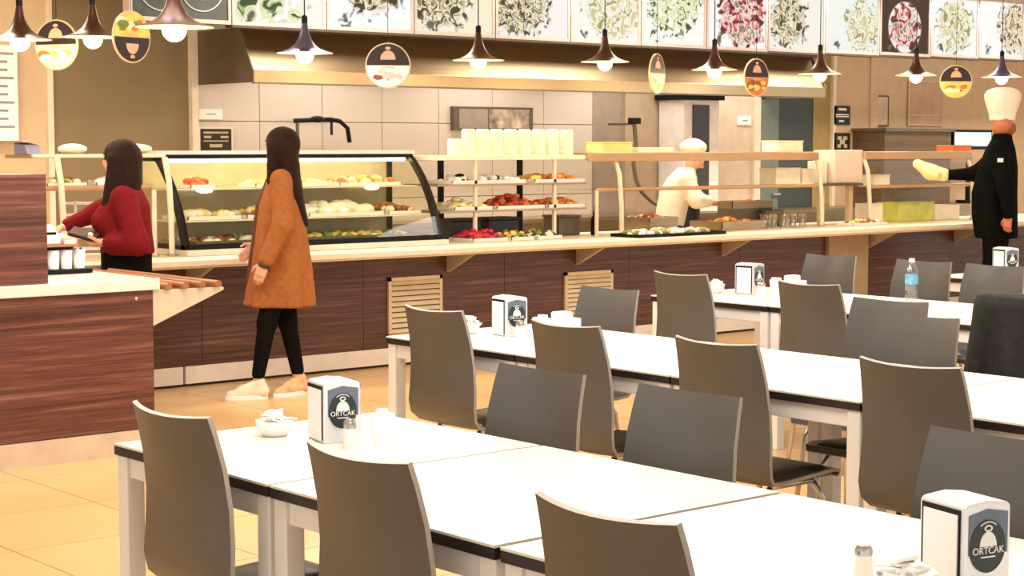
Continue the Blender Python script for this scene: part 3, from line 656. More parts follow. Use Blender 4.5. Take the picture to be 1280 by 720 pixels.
# ================================================================== SHELF STAND (between the case and the sneeze guards)
sx0, sx1 = XY(530, 200, 10.62)[0], 9.62
ss = thing('shelf_stand', 'three-tier open shelf stand beside the curved display case', 'shelf', (9.0, 10.65, 0.857))
for z, a, b in ((1.47, sx0 - 0.05, 9.60), (1.275, sx0, 9.62), (1.075, sx0 + 0.02, 9.62)):
    MB().box((a, 10.45, z), (b, 10.88, z + 0.035 if z > 1.4 else z + 0.015)).build('shelf_board', CREAM if z > 1.4 else STEEL, ss, bevel=0.003)
for px in (594, 693):
    xx = XY(px, 230, 10.48)[0]
    MB().box((xx - 0.012, 10.47, 0.857), (xx + 0.012, 10.495, 1.47)).build('post', CREAMP, ss)
    MB().box((xx - 0.06, 10.84, 0.857), (xx - 0.02, 10.87, 1.47)).build('post', BLACKM, ss)
for k in range(9):
    xx = XY(568 + k * 17.5, 185, 10.6)[0]; hgt = 0.125 if k == 0 else 0.19
    c = thing('cup_stack', 'stack of cream paper cups, %s from the display case end of the shelf stand' % (ORD + ['seventh', 'eighth', 'ninth'])[k], 'cups', (xx, 10.6, 1.506), 0, 'cup stacks on the shelf stand')
    nr = int(hgt / 0.019); pf = []
    for q in range(nr): pf += [(0.056, q * 0.019), (0.056, q * 0.019 + 0.007), (0.053, q * 0.019 + 0.008), (0.053, q * 0.019 + 0.018)]
    MB().lathe(pf + [(0.044, nr * 0.019 + 0.012), (0.03, nr * 0.019 + 0.012)], (xx, 10.6, 1.506), 16).build('cups', mat('cream_paper_cup', (250, 240, 220), 0.6, var=0.02), c, smooth='auto')
def at(px0, px1, Y): return XY(px0, 250, Y)[0], XY(px1, 250, Y)[0]
a, b = at(655, 718, 10.6); food('bread_tray', 'yellow corn bread on the upper shelf of the shelf stand', 'bread', a, b, 10.47, 10.8, 1.291, [YEL, YEL, ORA], 0.04, 0.03, 60)
a, b = at(552, 645, 10.6); food('dish_tray', 'row of white ramekins on the upper shelf of the shelf stand', 'dishes', a, b, 10.47, 10.8, 1.291, [PORC, BLACKM, PORC], 0.035, 0.03, 34)
a, b = at(555, 603, 10.6); food('noodle_tray', 'pale yellow noodles on the middle shelf of the shelf stand', 'noodles', a, b, 10.47, 10.8, 1.091, [YEL, CREM], 0.028, 0.06, 70)
a, b = at(608, 668, 10.6); food('stew_tray', 'tomato red stew on the middle shelf of the shelf stand', 'stew', a, b, 10.47, 10.8, 1.091, [RUS, ORA, RUS], 0.028, 0.08, 80)
a, b = at(672, 718, 10.6); food('carrot_tray', 'orange carrot dish on the middle shelf of the shelf stand', 'vegetables', a, b, 10.47, 10.8, 1.091, [ORA, YEL, ORA], 0.028, 0.05, 70)
a, b = at(578, 622, 10.45); food('beet_bowl', 'dish of bright red beetroot salad on the serving worktop', 'salad', a, b, 10.32, 10.62, 0.857, [RED], 0.028, 0.07, 80)
a, b = at(626, 655, 10.45); food('olive_dish', 'dish of green olives beside the beetroot salad', 'olives', a, b, 10.32, 10.6, 0.857, [GRN, YEL, PUR], 0.022, 0.05, 60)
a, b = at(658, 690, 10.45); food('aubergine_dish', 'dish of dark aubergine beside the olives', 'vegetables', a, b, 10.32, 10.6, 0.857, [PUR, CREM, GRN], 0.022, 0.05, 60)
for px0, px1, lab in ((556, 592, 'dark crate under the shelf stand next to the display case'), (602, 640, 'black storage box under the shelf stand behind the beetroot salad'), (690, 716, 'grey steel container under the shelf stand by the sneeze guard')):
    a, b = at(px0, px1, 10.75)
    t = thing('storage_box', lab, 'box', ((a + b) / 2, 10.75, 0.857))
    bm_ = mat('dark_crate', (54, 46, 48), 0.5) if 'grey' not in lab else STEEL_D
    MB().box((a, 10.66, 0.857), (b, 10.86, 1.0)).build('body', bm_, t, bevel=0.008)
    MB().box((a - 0.006, 10.65, 1.0), (b + 0.006, 10.87, 1.02)).build('lid', bm_, t, bevel=0.004)

# ================================================================== SNEEZE GUARDS
TANM = mat('tan_metal', (190, 154, 116), 0.35, metal=0.3, var=0.05)
def guard(name, label, X0, X1, posts, zmid, midx, back=10.85, y=10.45, zb=1.452, bm=None):
    t = thing(name, label, 'sneeze guard', ((X0 + X1) / 2, y, 0.857))
    MB().box((X0, y - 0.02, zb), (X1, y + 0.02, 1.525)).build('top_beam', bm or TANM, t, bevel=0.006)
    MB().box((X0, y + 0.02, 1.50), (X1, back, 1.522)).build('top_shelf', STEEL, t)
    for (xx, yy, top) in posts:
        MB().tube([(xx, yy - 0.06, 0.857), (xx, yy - 0.055, 1.1), (xx, yy - 0.03, 1.35), (xx, yy + 0.02, top)], 0.02, 10).build('post', CREAMP, t, smooth='auto')
        MB().lathe([(0.035, 0), (0.035, 0.01), (0.02, 0.015)], (xx, yy - 0.06, 0.857), 14).build('foot', CHROME, t, smooth='auto')
    MB().tube([(midx[0], y - 0.02, zmid), (midx[1], y - 0.02, zmid)], 0.016, 8).build('mid_rail', TANM, t, smooth='auto')
    MB().box((midx[0], y - 0.01, zmid - 0.006), (midx[1], y + 0.33, zmid + 0.004)).build('glass_shelf', GLASS, t)
    if not bm: MB().add([(X0 + 0.05, y - 0.03, zmid + 0.02), (X1 - 0.05, y - 0.03, zmid + 0.02), (X1 - 0.05, y - 0.01, 1.44), (X0 + 0.05, y - 0.01, 1.44)], [(0, 1, 2, 3)]).build('front_glass', GLASS, t)
    return t
guard('sneeze_guard', 'tan metal sneeze guard with glass shelf in front of the white-capped cook', 9.64, 12.44, [(9.95, 10.45, 1.45), (12.44, 10.45, 1.5)], 1.225, (9.7, 12.44))
t = guard('sneeze_guard', 'tan metal sneeze guard with glass shelf beside the black-clad chef', 13.1, 14.75, [(13.12, 10.45, 1.47), (14.72, 10.45, 1.47)], 1.2, (13.12, 14.7))
t = guard('sneeze_guard', 'cream shelf guard between the cashier counter and the display case', 4.9, 5.83, [(5.815, 10.4, 1.5), (5.05, 10.4, 1.5)], 1.31, (4.9, 5.72), zb=1.502, bm=CREAMP)
MB().tube([(9.71, 10.43, 0.857), (9.71, 10.43, 1.225)], 0.016, 8).build('low_post', CREAMP, bpy.data.objects['sneeze_guard'])
gl = thing('rack_post', 'slim cream metal post at the cashier end of the display case', 'post', (5.71, 10.38, 0.857))
MB().tube([(5.71, 10.38, 0.857), (5.71, 10.38, 1.29)], 0.016, 8).build('pole', CREAMP, gl, smooth='auto'); MB().lathe([(0.03, 0), (0.03, 0.01)], (5.71, 10.38, 0.857), 12).build('foot', CHROME, gl)
wb = thing('wire_basket_rack', 'white wire basket rack behind the red sweater at the case end', 'rack', (5.5, 10.75, 0.857))
for k in range(5):
    z = 0.9 + k * 0.075
    MB().tube([(5.3, 10.68, z), (5.62, 10.68, z)], 0.008, 6).tube([(5.3, 10.84, z), (5.62, 10.84, z)], 0.008, 6).tube([(5.3, 10.68, z), (5.3, 10.84, z)], 0.008, 6).tube([(5.62, 10.68, z), (5.62, 10.84, z)], 0.008, 6).build('wire_ring', WPAINT, wb, smooth=True)
for xx, yy in ((5.3, 10.68), (5.62, 10.68), (5.3, 10.84), (5.62, 10.84)): MB().tube([(xx, yy, 0.857), (xx, yy, 1.22)], 0.009, 6).build('upright', WPAINT, wb, smooth=True)
def bowl(name, label, cat, x, y, z, r, h, m, group=None):
    o = MB().lathe([(r * 0.45, 0), (r * 0.8, h * 0.35), (r, h), (r * 0.96, h), (r * 0.74, h * 0.4), (r * 0.4, h * 0.12), (0.001, h * 0.1)], (0, 0, 0), 20, cap=False).build(name, m, smooth=True)
    o.location = (x, y, z); return tag(o, label, cat, group)
def loaf(name, label, x, y, z, l, m):
    o = MB().ell((0, 0, 0.035), (l / 2, 0.07, 0.035), 14, 8).build(name, m, smooth=True); o.location = (x, y, z); return tag(o, label, 'bread')
p = onY(95, 189, 10.6); loaf('bread_loaf', 'pale flat loaf on the cream shelf guard, in front of the dark hair', p[0] , 10.65, 1.523, 0.2, CREM)
p = onY(174, 189, 10.6); loaf('bread_loaf', 'pale flat loaf on the cream shelf guard, at the display case end', p[0] , 10.65, 1.523, 0.24, CREM)
# things on and under the sneeze guards
def carton(name, label, cat, px0, px1, y, z, h, m, dep=0.2, lid=None):
    a, b = at(px0, px1, y); t = thing(name, label, cat, ((a + b) / 2, y, z))
    MB().box((a, y, z), (b, y + dep, z + h)).build('body', m, t, bevel=0.004)
    MB().box((a - 0.004, y - 0.004, z + h), (b + 0.004, y + dep + 0.004, z + h + 0.012)).build('lid', lid or m, t, bevel=0.002)
    return t
CARD = mat('pale_card', (246, 236, 208), 0.7); CARDY = mat('yellow_card', (244, 222, 140), 0.7)
carton('food_carton', 'pale yellow carton on top of the tan sneeze guard', 'carton', 753, 790, 10.55, 1.523, 0.075, CARDY)
carton('paper_sheaf', 'flat cream paper stack on top of the tan sneeze guard', 'paper', 797, 842, 10.55, 1.523, 0.03, CARD)
carton('food_carton', 'white carton on the tan sneeze guard in front of the dark door', 'carton', 972, 1003, 10.6, 1.523, 0.09, CARD)
carton('food_carton', 'white carton on the glass shelf below the dark door', 'carton', 970, 1000, 10.55, 1.23, 0.14, CARD)
carton('napkin_pack', 'flat cream napkin pack on the glass shelf beside the white carton', 'napkins', 1003, 1017, 10.55, 1.23, 0.13, CARD)
carton('plate_box', 'cream box of plates at the edge of the far sneeze guard shelf', 'box', 1093, 1112, 10.55, 1.206, 0.09, CARD)
carton('crate', 'green and yellow vegetable crate under the far sneeze guard', 'crate', 1123, 1168, 10.5, 0.857, 0.17, mat('lime_crate', (204, 204, 96), 0.5, var=0.2), 0.25)
carton('crate', 'pale cream crate beside the green crate under the far sneeze guard', 'crate', 1169, 1200, 10.5, 0.857, 0.13, CARD, 0.25)
carton('tub', 'cream tub at the post end under the far sneeze guard', 'tub', 1086, 1104, 10.5, 0.857, 0.17, CARD, 0.16)
carton('steel_bin', 'dark steel bin behind the crates under the far sneeze guard', 'bin', 1118, 1172, 10.78, 0.857, 0.3, STEEL_D, 0.16)
# drinks box on its own stand between the two guards
ds = thing('box_stand', 'small steel stand between the two tan sneeze guards', 'stand', (12.75, 10.5, 0.857))
for xx in (12.58, 12.98): MB().box((xx - 0.03, 10.5, 0.857), (xx + 0.03, 10.54, 1.215)).build('leg', BEIGE2, ds)
MB().box((12.5, 10.42, 1.215), (13.06, 10.8, 1.235)).build('shelf', STEEL_D, ds)
db = thing('paper_box', 'tall pale lilac and cream box on the small steel stand', 'box', (12.8, 10.6, 1.236))
a, b = at(1040, 1075, 10.5); MB().box((a, 10.47, 1.236), (b, 10.72, 1.54)).build('body', mat('lilac_card', (228, 206, 190), 0.6, var=0.06), db, bevel=0.01)
MB().box((a - 0.09, 10.55, 1.236), (a - 0.01, 10.72, 1.44)).build('flap', CARD, db, bevel=0.005)
# trays and dishes below the middle guard
a, b = at(785, 895, 10.1); food('serving_tray', 'black tray of white and pink dishes on the edge of the worktop', 'tray', a, b, 9.98, 10.3, 0.857, [CREM, PAPER, mat('pink_food', (228, 170, 160), 0.6), GRN], 0.035, 0.02, 60, dish=(BLACKM, 0.018))
a, b = at(888, 945, 10.5); food('rice_tray', 'steel pan heaped with orange rice under the tan sneeze guard', 'rice', a, b, 10.36, 10.75, 0.857, [ORA, YEL, ORA], 0.03, 0.07, 90, dish=(STEEL, 0.07))
a, b = at(898, 948, 10.95); food('meat_tray', 'raised steel pan of browned meat beside the white-capped cook', 'meat', a, b, 10.78, 10.96, 1.02, [BRN, RUS, CREM], 0.03, 0.04, 50, dish=(STEEL, 0.06))
a, b = at(796, 832, 10.6); food('meat_tray', 'tray of pink meat slices beside the cook under the tan sneeze guard', 'meat', a, b, 10.45, 10.8, 0.93, [mat('pink_meat', (208, 140, 120), 0.5, var=0.2), RUS, CREM], 0.032, 0.05, 60, dish=(STEEL, 0.05))
MB().box((a, 10.45, 0.857), (b, 10.8, 0.93)).build('tray_block', STEEL, bpy.data.objects[[o.name for o in bpy.data.objects if o.get('label', '').startswith('tray of pink meat')][0]])
a, b = at(898, 948, 10.95); MB().box((a, 10.78, 0.857), (b, 10.96, 1.02)).build('pan_block', STEEL_D, [o for o in bpy.data.objects if o.get('label', '').startswith('raised steel pan')][0])
a, b = at(1034, 1078, 10.5); food('onion_dish', 'dish of pale onions in front of the small steel stand', 'onions', a, b, 10.2, 10.4, 0.857, [CREM, YEL, BRN], 0.025, 0.03, 40)
for k, px in enumerate((955, 967, 979, 991, 1003, 961, 985)):
    yy = 10.38 if k < 5 else 10.52
    xx = XY(px, 270, yy)[0]
    o = MB().lathe([(0.03, 0), (0.034, 0.12), (0.031, 0.12), (0.027, 0.008), (0.001, 0.008)], (0, 0, 0), 16, cap=False).build('drinking_glass', glass('tumbler', (0.9, 0.9, 0.88), 0.5) if 'tumbler' not in MATS else MATS['tumbler'], smooth=True)
    o.location = (xx, yy, 0.857); tag(o, 'clear tumbler under the tan sneeze guard below the dark door', 'glass', 'tumblers under the sneeze guard')
pt = thing('cooking_pot', 'dark steel pot behind the tumblers under the tan sneeze guard', 'pot', (11.9, 10.72, 0.857))
xx = XY(965, 270, 10.72)[0]; MB().lathe([(0.1, 0), (0.11, 0.02), (0.11, 0.14), (0.118, 0.145), (0.104, 0.145), (0.1, 0.02), (0.001, 0.015)], (xx, 10.72, 0.857), 22, cap=False).build('body', STEEL_D, pt, smooth='auto')
MB().tube([(xx - 0.11, 10.72, 0.96), (xx - 0.15, 10.72, 0.965), (xx - 0.15, 10.74, 0.965)], 0.008, 6).build('handle', STEEL_D, pt)
sn = thing('sauce_bottle', 'small dark pump bottle beside the low rail post', 'bottle', (9.8, 10.55, 0.857))
MB().lathe([(0.03, 0), (0.033, 0.01), (0.033, 0.13), (0.014, 0.16), (0.014, 0.19), (0.001, 0.19)], (9.8, 10.55, 0.857), 16).build('body', BLACKM, sn, smooth='auto')
MB().tube([(9.8, 10.55, 1.047), (9.8, 10.55, 1.09), (9.84, 10.54, 1.085)], 0.007, 6).build('pump', BLACKM, sn)

# ================================================================== KITCHEN ALONG THE BACK WALL
bench = tag(MB().box((7.7, 12.45, 0.86), (18.5, 12.93, 0.9)).box((7.72, 12.5, 0.0), (18.48, 12.93, 0.86)).build('kitchen_bench', STEEL), 'long stainless kitchen bench along the back wall', 'bench')
# spring tap
tp = thing('kitchen_tap', 'dark overhead spout tap against the kitchen wall tiles', 'tap', (9, 12.85, 0.9))
x0_, z_ = XY(368, 151, 12.85); x1_, _ = XY(425, 151, 12.85); x2_, z2_ = XY(437, 178, 12.85)
MB().tube([(x0_, 12.85, z_), (x1_ - 0.1, 12.85, z_ + 0.015), (x1_, 12.85, z_), (x1_ + 0.08, 12.85, z_ - 0.06), (x2_, 12.85, z2_)], 0.02, 8).build('spout', BLACKM, tp, smooth='auto')
MB().tube([(x0_ + 0.03, 12.85, z_), (x0_ + 0.03, 12.85, 0.9)], 0.016, 8).build('riser', STEEL_D, tp, smooth='auto')
MB().tube([(x1_ - 0.09, 12.85, z_), (x1_ - 0.09, 12.85, z_ - 0.12)], 0.012, 8).build('nozzle', BLACKM, tp, smooth='auto')
MB().ell(((x0_ + x1_) / 2, 12.85, z_ + 0.015), (0.08, 0.03, 0.03)).build('valve', BLACKM, tp, smooth=True)
# pass-through picture window
wn = struct(MB().box((XY(563, 150, WY)[0], WY - 0.05, XY(563, 163, WY)[1]), (XY(662, 150, WY)[0], WY, XY(563, 133, WY)[1])).build('window_1', mat('window_frame_dark', (96, 82, 66), 0.5)))
wa, wb_ = XY(570, 150, WY)[0], XY(657, 150, WY)[0]; z0_, z1_ = XY(563, 160, WY)[1], XY(563, 136, WY)[1]
MB().box((wa, WY - 0.052, z0_), (wa + 0.4 * (wb_ - wa), WY - 0.048, z1_)).build('pane', mat('pane_grey', (150, 138, 120), 0.2), wn)
MB().box((wa + 0.42 * (wb_ - wa), WY - 0.052, z0_), (wb_, WY - 0.048, z1_)).build('pane', mat('pane_mottled', (178, 160, 138), 0.3, var=0.7, scale=9), wn)
# white cooler with a dark glass door
fr = thing('upright_cooler', 'tall white upright cooler with a dark glass door behind the cook', 'cooler', (13.5, 12.75, 0))
a, b = XY(855, 150, 12.6)[0], XY(899, 150, 12.6)[0]; zt = XY(875, 125, 12.6)[1]
MB().box((a, 12.6, 0.905), (b, 12.96, zt)).build('cabinet', mat('cooler_white', (236, 230, 224), 0.35), fr, bevel=0.008)
MB().box((a + 0.12, 12.585, 1.0), (b - 0.16, 12.6, zt - 0.05)).build('glass_door', mat('dark_pane', (52, 38, 34), 0.12), fr)
MB().box((a - 0.06, 12.56, zt), (b + 0.04, 12.96, zt + 0.05)).build('top_vent', BLACKM, fr)
# dark range at the far end with screen
rg = thing('grill_station', 'dark steel grill station under the sketch poster', 'grill', (17.5, 12.6, 0.9))
a, b = XY(1106, 160, 12.5)[0], XY(1189, 160, 12.5)[0]
MB().box((a, 12.5, 0.903), (b, 12.95, 1.74)).build('body', mat('grill_steel', (112, 92, 68), 0.45, metal=0.4, var=0.2, scale=3, stretch=(0.5, 1, 8)), rg)
MB().box((a - 0.03, 12.46, 1.74), (b + 0.03, 12.95, 1.775)).build('canopy', STEEL_D, rg)
sm = thing('order_screen', 'white order screen with a black bezel behind the black-clad chef', 'screen', (17.9, 12.6, 0.9))
a, b = XY(1192, 172, 12.6)[0], XY(1240, 172, 12.6)[0]; z0_, z1_ = XY(1200, 187, 12.6)[1], XY(1200, 162, 12.6)[1]
MB().box((a, 12.6, z0_), (b, 12.64, z1_)).build('bezel', BLACKM, sm); MB().box((a + 0.02, 12.596, z0_ + 0.04), (b - 0.02, 12.6, z1_ - 0.03)).build('display', glow('screen_glow', (0.85, 0.93, 1.0), 0.9), sm)
MB().tube([((a + b) / 2, 12.66, z0_), ((a + b) / 2, 12.66, 0.902)], 0.03, 8).lathe([(0.14, 0), (0.14, 0.03)], ((a + b) / 2, 12.66, 0.902), 16).build('stand', BLACKM, sm)
a, b = XY(1189, 187, 11.0)[0], XY(1214, 187, 11.0)[0]
carton('spice_box', 'orange box on the far sneeze guard top shelf', 'box', 1190, 1213, 10.6, 1.523, 0.05, mat('orange_card', (226, 120, 60), 0.6))
# hose beside the cook
hs = thing('spray_hose', 'dark hanging spray hose beside the white-capped cook', 'hose', (12.5, 12.7, 0.9))
pp = [onY(x, y, 12.6) for x, y in ((793, 155), (795, 180), (792, 205), (795, 225), (802, 240), (815, 252), (826, 258))]
MB().tube([tuple(q) for q in pp] + [(float(pp[-1][0]) + 0.05, 12.6, 0.9)], 0.022, 8).build('hose', STEEL_D, hs, smooth='auto')
q = pp[0]; MB().box((q[0] - 0.06, 12.57, q[2]), (q[0] + 0.06, 12.63, q[2] + 0.06)).build('nozzle', BLACKM, hs)
MB().tube([(float(q[0]), 12.62, float(q[2])), (float(q[0]), 12.97, float(q[2]))], 0.012, 6).build('wall_arm', STEEL_D, hs)

# ================================================================== WALL SIGNS AND POSTERS
def sign(name, label, cat, px0, py0, px1, py1, m, y=WY - 0.02, marks=None, border=None, mm=None):
    a, z1 = XY(px0, py0, y); b, _ = XY(px1, py0, y); z0 = XY(px0, py1, y)[1]
    t = thing(name, label, cat, (a, y, z0))
    MB().box((a, y, z0), (b, WY + 0.005 if y > 12.9 else y + 0.02, z1)).build('board', m, t)
    for (u0, v0, u1, v1) in (marks or []):
        MB().box((a + u0 * (b - a), y - 0.003, z0 + v0 * (z1 - z0)), (a + u1 * (b - a), y, z0 + v1 * (z1 - z0))).build('print_line', mm, t)
    if border:
        e = 0.018; q = MB().box((a - e, y - 0.004, z0 - e), (b + e, y + 0.004, z0)).box((a - e, y - 0.004, z1), (b + e, y + 0.004, z1 + e)).box((a - e, y - 0.004, z0), (a, y + 0.004, z1)).box((b, y - 0.004, z0), (b + e, y + 0.004, z1)); q.build('frame', border, t)
    return t
INK = mat('print_ink', (150, 146, 150), 0.8); PALEP = mat('pale_print', (196, 182, 150), 0.8); BLK = mat('poster_black', (44, 36, 28), 0.6)
lines = [(0.1, 0.9 - 0.085 * k, 0.75 if k % 3 else 0.9, 0.925 - 0.085 * k) for k in range(10)]
sign('notice_poster', 'tall white notice with faint text lines on the beige pier', 'poster', -30, 55, 21, 176, PAPER, WY - 0.14, lines, None, INK)
sign('wall_notice', 'small white notice on the tiles above the dark framed poster', 'sign', 249, 136, 278, 149, PAPER, marks=[(0.3, 0.45, 0.7, 0.55)], mm=INK)
sign('framed_poster', 'dark printed poster in a cream frame on the kitchen tiles', 'poster', 250, 161, 289, 190, BLK, marks=[(0.1, 0.8, 0.9, 0.88), (0.12, 0.6, 0.35, 0.7), (0.65, 0.6, 0.9, 0.7), (0.1, 0.45, 0.9, 0.5), (0.3, 0.2, 0.7, 0.34)], border=CREAMP, mm=PALEP)
sign('wall_notice', 'small white notice beside the dark door frame', 'sign', 923, 145, 939, 156, PAPER, WY - 0.04, [(0.35, 0.4, 0.7, 0.55)], None, INK)
sign('safety_sign', 'upper black safety sign with white lettering on the tan panel', 'sign', 1043, 132, 1063, 156, BLK, WY - 0.06, [(0.25, 0.75, 0.75, 0.88), (0.1, 0.5, 0.9, 0.57), (0.1, 0.4, 0.9, 0.46), (0.3, 0.15, 0.6, 0.25)], None, PAPER)
sign('safety_sign', 'lower black safety sign with a pale emblem on the tan panel', 'sign', 1043, 166, 1063, 188, BLK, WY - 0.06, [(0.2, 0.6, 0.45, 0.8), (0.55, 0.6, 0.8, 0.8), (0.35, 0.35, 0.65, 0.6), (0.2, 0.15, 0.4, 0.35), (0.6, 0.15, 0.8, 0.35)], None, PALEP)
sign('wall_frame', 'small pinkish framed card on the tan wall', 'picture', 1093, 121, 1110, 156, mat('pink_card', (222, 190, 164), 0.7), WY - 0.04, None, mat('brown_frame', (110, 84, 58), 0.6))
sign('sketch_poster', 'faded pink sketch poster in a pale frame above the grill station', 'poster', 1137, 102, 1178, 155, mat('faded_pink', (204, 166, 138), 0.7, var=0.12, scale=6), WY - 0.04, [(0.0, 0.2, 1.0, 0.23)], mat('pale_frame', (222, 192, 160), 0.6), mat('pale_frame', (222, 192, 160), 0.6))

# scale and dishes on the cream shelf guard at the cashier end
sc_ = thing('kitchen_scale', 'small blue-grey scale on the cream shelf guard in front of the beige pier', 'scale', (4.95, 10.6, 1.523))
MB().prism([(10.52, 1.523), (10.72, 1.523), (10.72, 1.60), (10.56, 1.585)], 'x', 4.90, 5.0).build('body', mat('blue_grey_plastic', (120, 124, 150), 0.5), sc_, bevel=0.006)
MB().box((4.89, 10.56, 1.602), (5.01, 10.74, 1.612)).build('pan', CHROME, sc_, bevel=0.003)
food('salad_plate', 'plate of pale green salad on the glass shelf beside the red sweater', 'salad', 5.02, 5.3, 10.5, 10.72, 1.316, [CREM, GRN, YEL], 0.03, 0.03, 40)
food('roll_plate', 'plate of cream rolls on the glass shelf beside the case end', 'bread rolls', 5.36, 5.66, 10.5, 10.72, 1.316, [CREM, PAPER], 0.035, 0.02, 26)
# ================================================================== PENDANT LAMPS
SHADE = mat('bronze_shade', (74, 46, 32), 0.35, metal=0.5); SHADEB = mat('blue_grey_shade', (86, 82, 110), 0.35, metal=0.4)
SHIN = mat('shade_lining', (250, 226, 178), 0.5)
def lamp(px, py, Y, label, white=False, P=None):
    p = P if P is not None else onY(px, py, Y); x, y, z = map(float, p)
    t = thing('pendant_lamp', label, 'lamp', (x, y, z), 0, 'trumpet pendant lamps')
    pr = [(0.19, 0.0), (0.145, 0.01), (0.1, 0.028), (0.066, 0.056), (0.043, 0.095), (0.029, 0.14), (0.02, 0.19), (0.017, 0.2)]
    MB().lathe(pr, (x, y, z), 28, cap=False).build('shade', SHADEB if white else SHADE, t, smooth=True)
    MB().lathe([(r - 0.003, h - 0.003) for r, h in pr[:-2]], (x, y, z), 28, cap=False).build('shade_lining', SHIN, t, smooth=True)
    MB().lathe([(0.02, 0.195), (0.02, 0.24), (0.008, 0.25)], (x, y, z), 12).build('socket', BLACKM, t, smooth='auto')
    MB().tube([(x, y, z + 0.24), (x, y, 3.3)], 0.004, 6).build('cord', BLACKM, t)
    g = glow('white_bulb', (0.93, 0.94, 1.0), 4.0) if white else glow('warm_bulb', (1.0, 0.8, 0.44), 4.0)
    MB().ell((x, y, z - 0.012), (0.06, 0.06, 0.062), 20, 12).build('bulb', g, t, smooth=True)
    l = bpy.data.lights.new('pendant_light', 'POINT'); l.energy = 8; l.color = (0.92, 0.94, 1.0) if white else (1.0, 0.76, 0.42); l.shadow_soft_size = 0.06
    lo = bpy.data.objects.new('pendant_light', l); COL.objects.link(lo); lo.location = (0, 0, -0.1); lo.parent = t
PY = 10.0
lamp(25, 49, PY, 'bronze trumpet pendant lamp in front of the white notice on the beige pier')
lamp(116, 46, PY, 'bronze trumpet pendant lamp between the two round food signs over the olive wall')
lamp(0, 0, 0, 'large bronze trumpet pendant lamp below the chalk menu board', P=(4.27, 7.54, 2.145))
lamp(381, 66, PY, 'blue-grey trumpet pendant lamp with a cool white bulb before the hood corner', True)
for px, py, lab in ((598, 75, 'between the round black-and-white sign and the menu board of grilled vegetables'), (756, 77, 'below the menu board of cream soup'), (893, 87, 'beside the round sign with orange pastry'),
                    (1025, 92, 'in front of the end of the extractor hood'), (1145, 94, 'beside the golden round sign')):
    lamp(px, py, PY, 'bronze trumpet pendant lamp ' + lab)
lamp(1252, 96, PY, 'blue-grey trumpet pendant lamp with a cool white bulb above the tall chef hat', True)

# ================================================================== ROUND HANGING SIGNS
def emblem(parent, cx, cz, s, m, y=0.0, flip=1, text=True, M=None):
    """cloche emblem: dome, knob, base line; drawn in the local xz plane, facing -y"""
    b = MB()
    dome = [(s * 0.42 * math.cos(a), flip * s * 0.5 * math.sin(a)) for a in np.linspace(0, PI, 14)]
    b.prism([(cx + p, cz + q) for p, q in dome], 'y', y - 0.0015, y)
    b.build('emblem', m, parent, world=False); b = MB()
    b.prism([(cx + s * 0.15 * math.cos(a), cz + flip * s * 0.62 + s * 0.09 * math.sin(a)) for a in np.linspace(0, 2 * PI, 12, endpoint=False)], 'y', y - 0.0015, y)
    b.build('emblem_knob', m, parent, world=False); b = MB()
    b.box((cx - s * 0.36, y - 0.0015, cz - flip * s * 0.40), (cx + s * 0.36, y, cz - flip * s * 0.46))
    return b.build('emblem_line', m, parent, world=False)
DKB = mat('dark_sign_brown', (46, 26, 24), 0.5); RIM = mat('sign_rim', (224, 196, 156), 0.4)
def round_sign(px, py, label, squash, food_cols, turn=1, flip=1, R=0.158, Y=PY):
    p = onY(px, py, Y); x, y, z = map(float, p)
    face = math.atan2(-x, y)                         # local -y looks at the middle of the dining room
    rz = face + turn * math.acos(min(1, squash))
    t = thing('round_hanging_sign', label, 'sign', (x, y, z), rz, 'round hanging signs')
    circ = lambda r, n=36: [(r * math.cos(a), r * math.sin(a)) for a in np.linspace(0, 2 * PI, n, endpoint=False)]
    MB().prism(circ(R), 'y', 0.0, 0.012).build('disc', RIM, t, world=False)
    half = [(R * 0.94 * math.cos(a), flip * R * 0.94 * math.sin(a)) for a in np.linspace(0.02, PI - 0.02, 22)]
    low = [(R * 0.94 * math.cos(a), -flip * R * 0.94 * math.sin(a)) for a in np.linspace(0.02, PI - 0.02, 22)]
    MB().prism(half, 'y', -0.002, 0.0).build('dark_half', DKB, t, world=False)
    pc_ = MB().prism(low, 'y', -0.002, 0.0).build('food_print', food_cols[0], t, world=False)
    rn = random.Random(px); b = MB()
    for _ in range(9):
        u = rn.uniform(-0.6, 0.6) * R; v = -flip * rn.uniform(0.2, 0.6) * R; r = R * rn.uniform(0.1, 0.22)
        b.prism([(u + r * 1.5 * math.cos(a), v + r * 0.8 * math.sin(a)) for a in np.linspace(0, 2 * PI, 10, endpoint=False)], 'y', -0.0035 - 0.0002 * _, -0.002, _ % (len(food_cols) - 1))
    b.build('food_blots', food_cols[1:], t, world=False)
    emblem(t, 0, flip * R * 0.26, R * 0.8, mat('emblem_pink', (226, 180, 150), 0.5), -0.0022, flip)
    MB().tube([(0, 0.006, R * 0.98), (0, 0.006, 3.3 - z)], 0.002, 5).build('hanging_wire', BLACKM, t, world=False)
    MB().tube([(0, 0.006, R - 0.004), (0.008, 0.006, R + 0.008), (0, 0.006, R + 0.016), (-0.008, 0.006, R + 0.008), (0, 0.006, R - 0.004)], 0.002, 5).build('eyelet', CHROME, t, world=False)
round_sign(70, 56, 'round hanging sign with yellow and white food beside the beige pier', 0.82, [CREM, YEL, ORA, PAPER], -1, Y=10.38)
round_sign(165, 46, 'round hanging sign with green pasta above an upside-down dark half', 0.7, [YEL, CREM, GRN, ORA], 1, -1, Y=9.76)
round_sign(485, 82, 'round hanging sign half dark brown and half white in front of the hood', 1.0, [PAPER, BRN, PAPER, mat('pinkish', (236, 206, 190), 0.6)])
round_sign(822, 92, 'round hanging sign turned almost edge-on in front of the hood', 0.38, [CREM, PAPER, YEL])
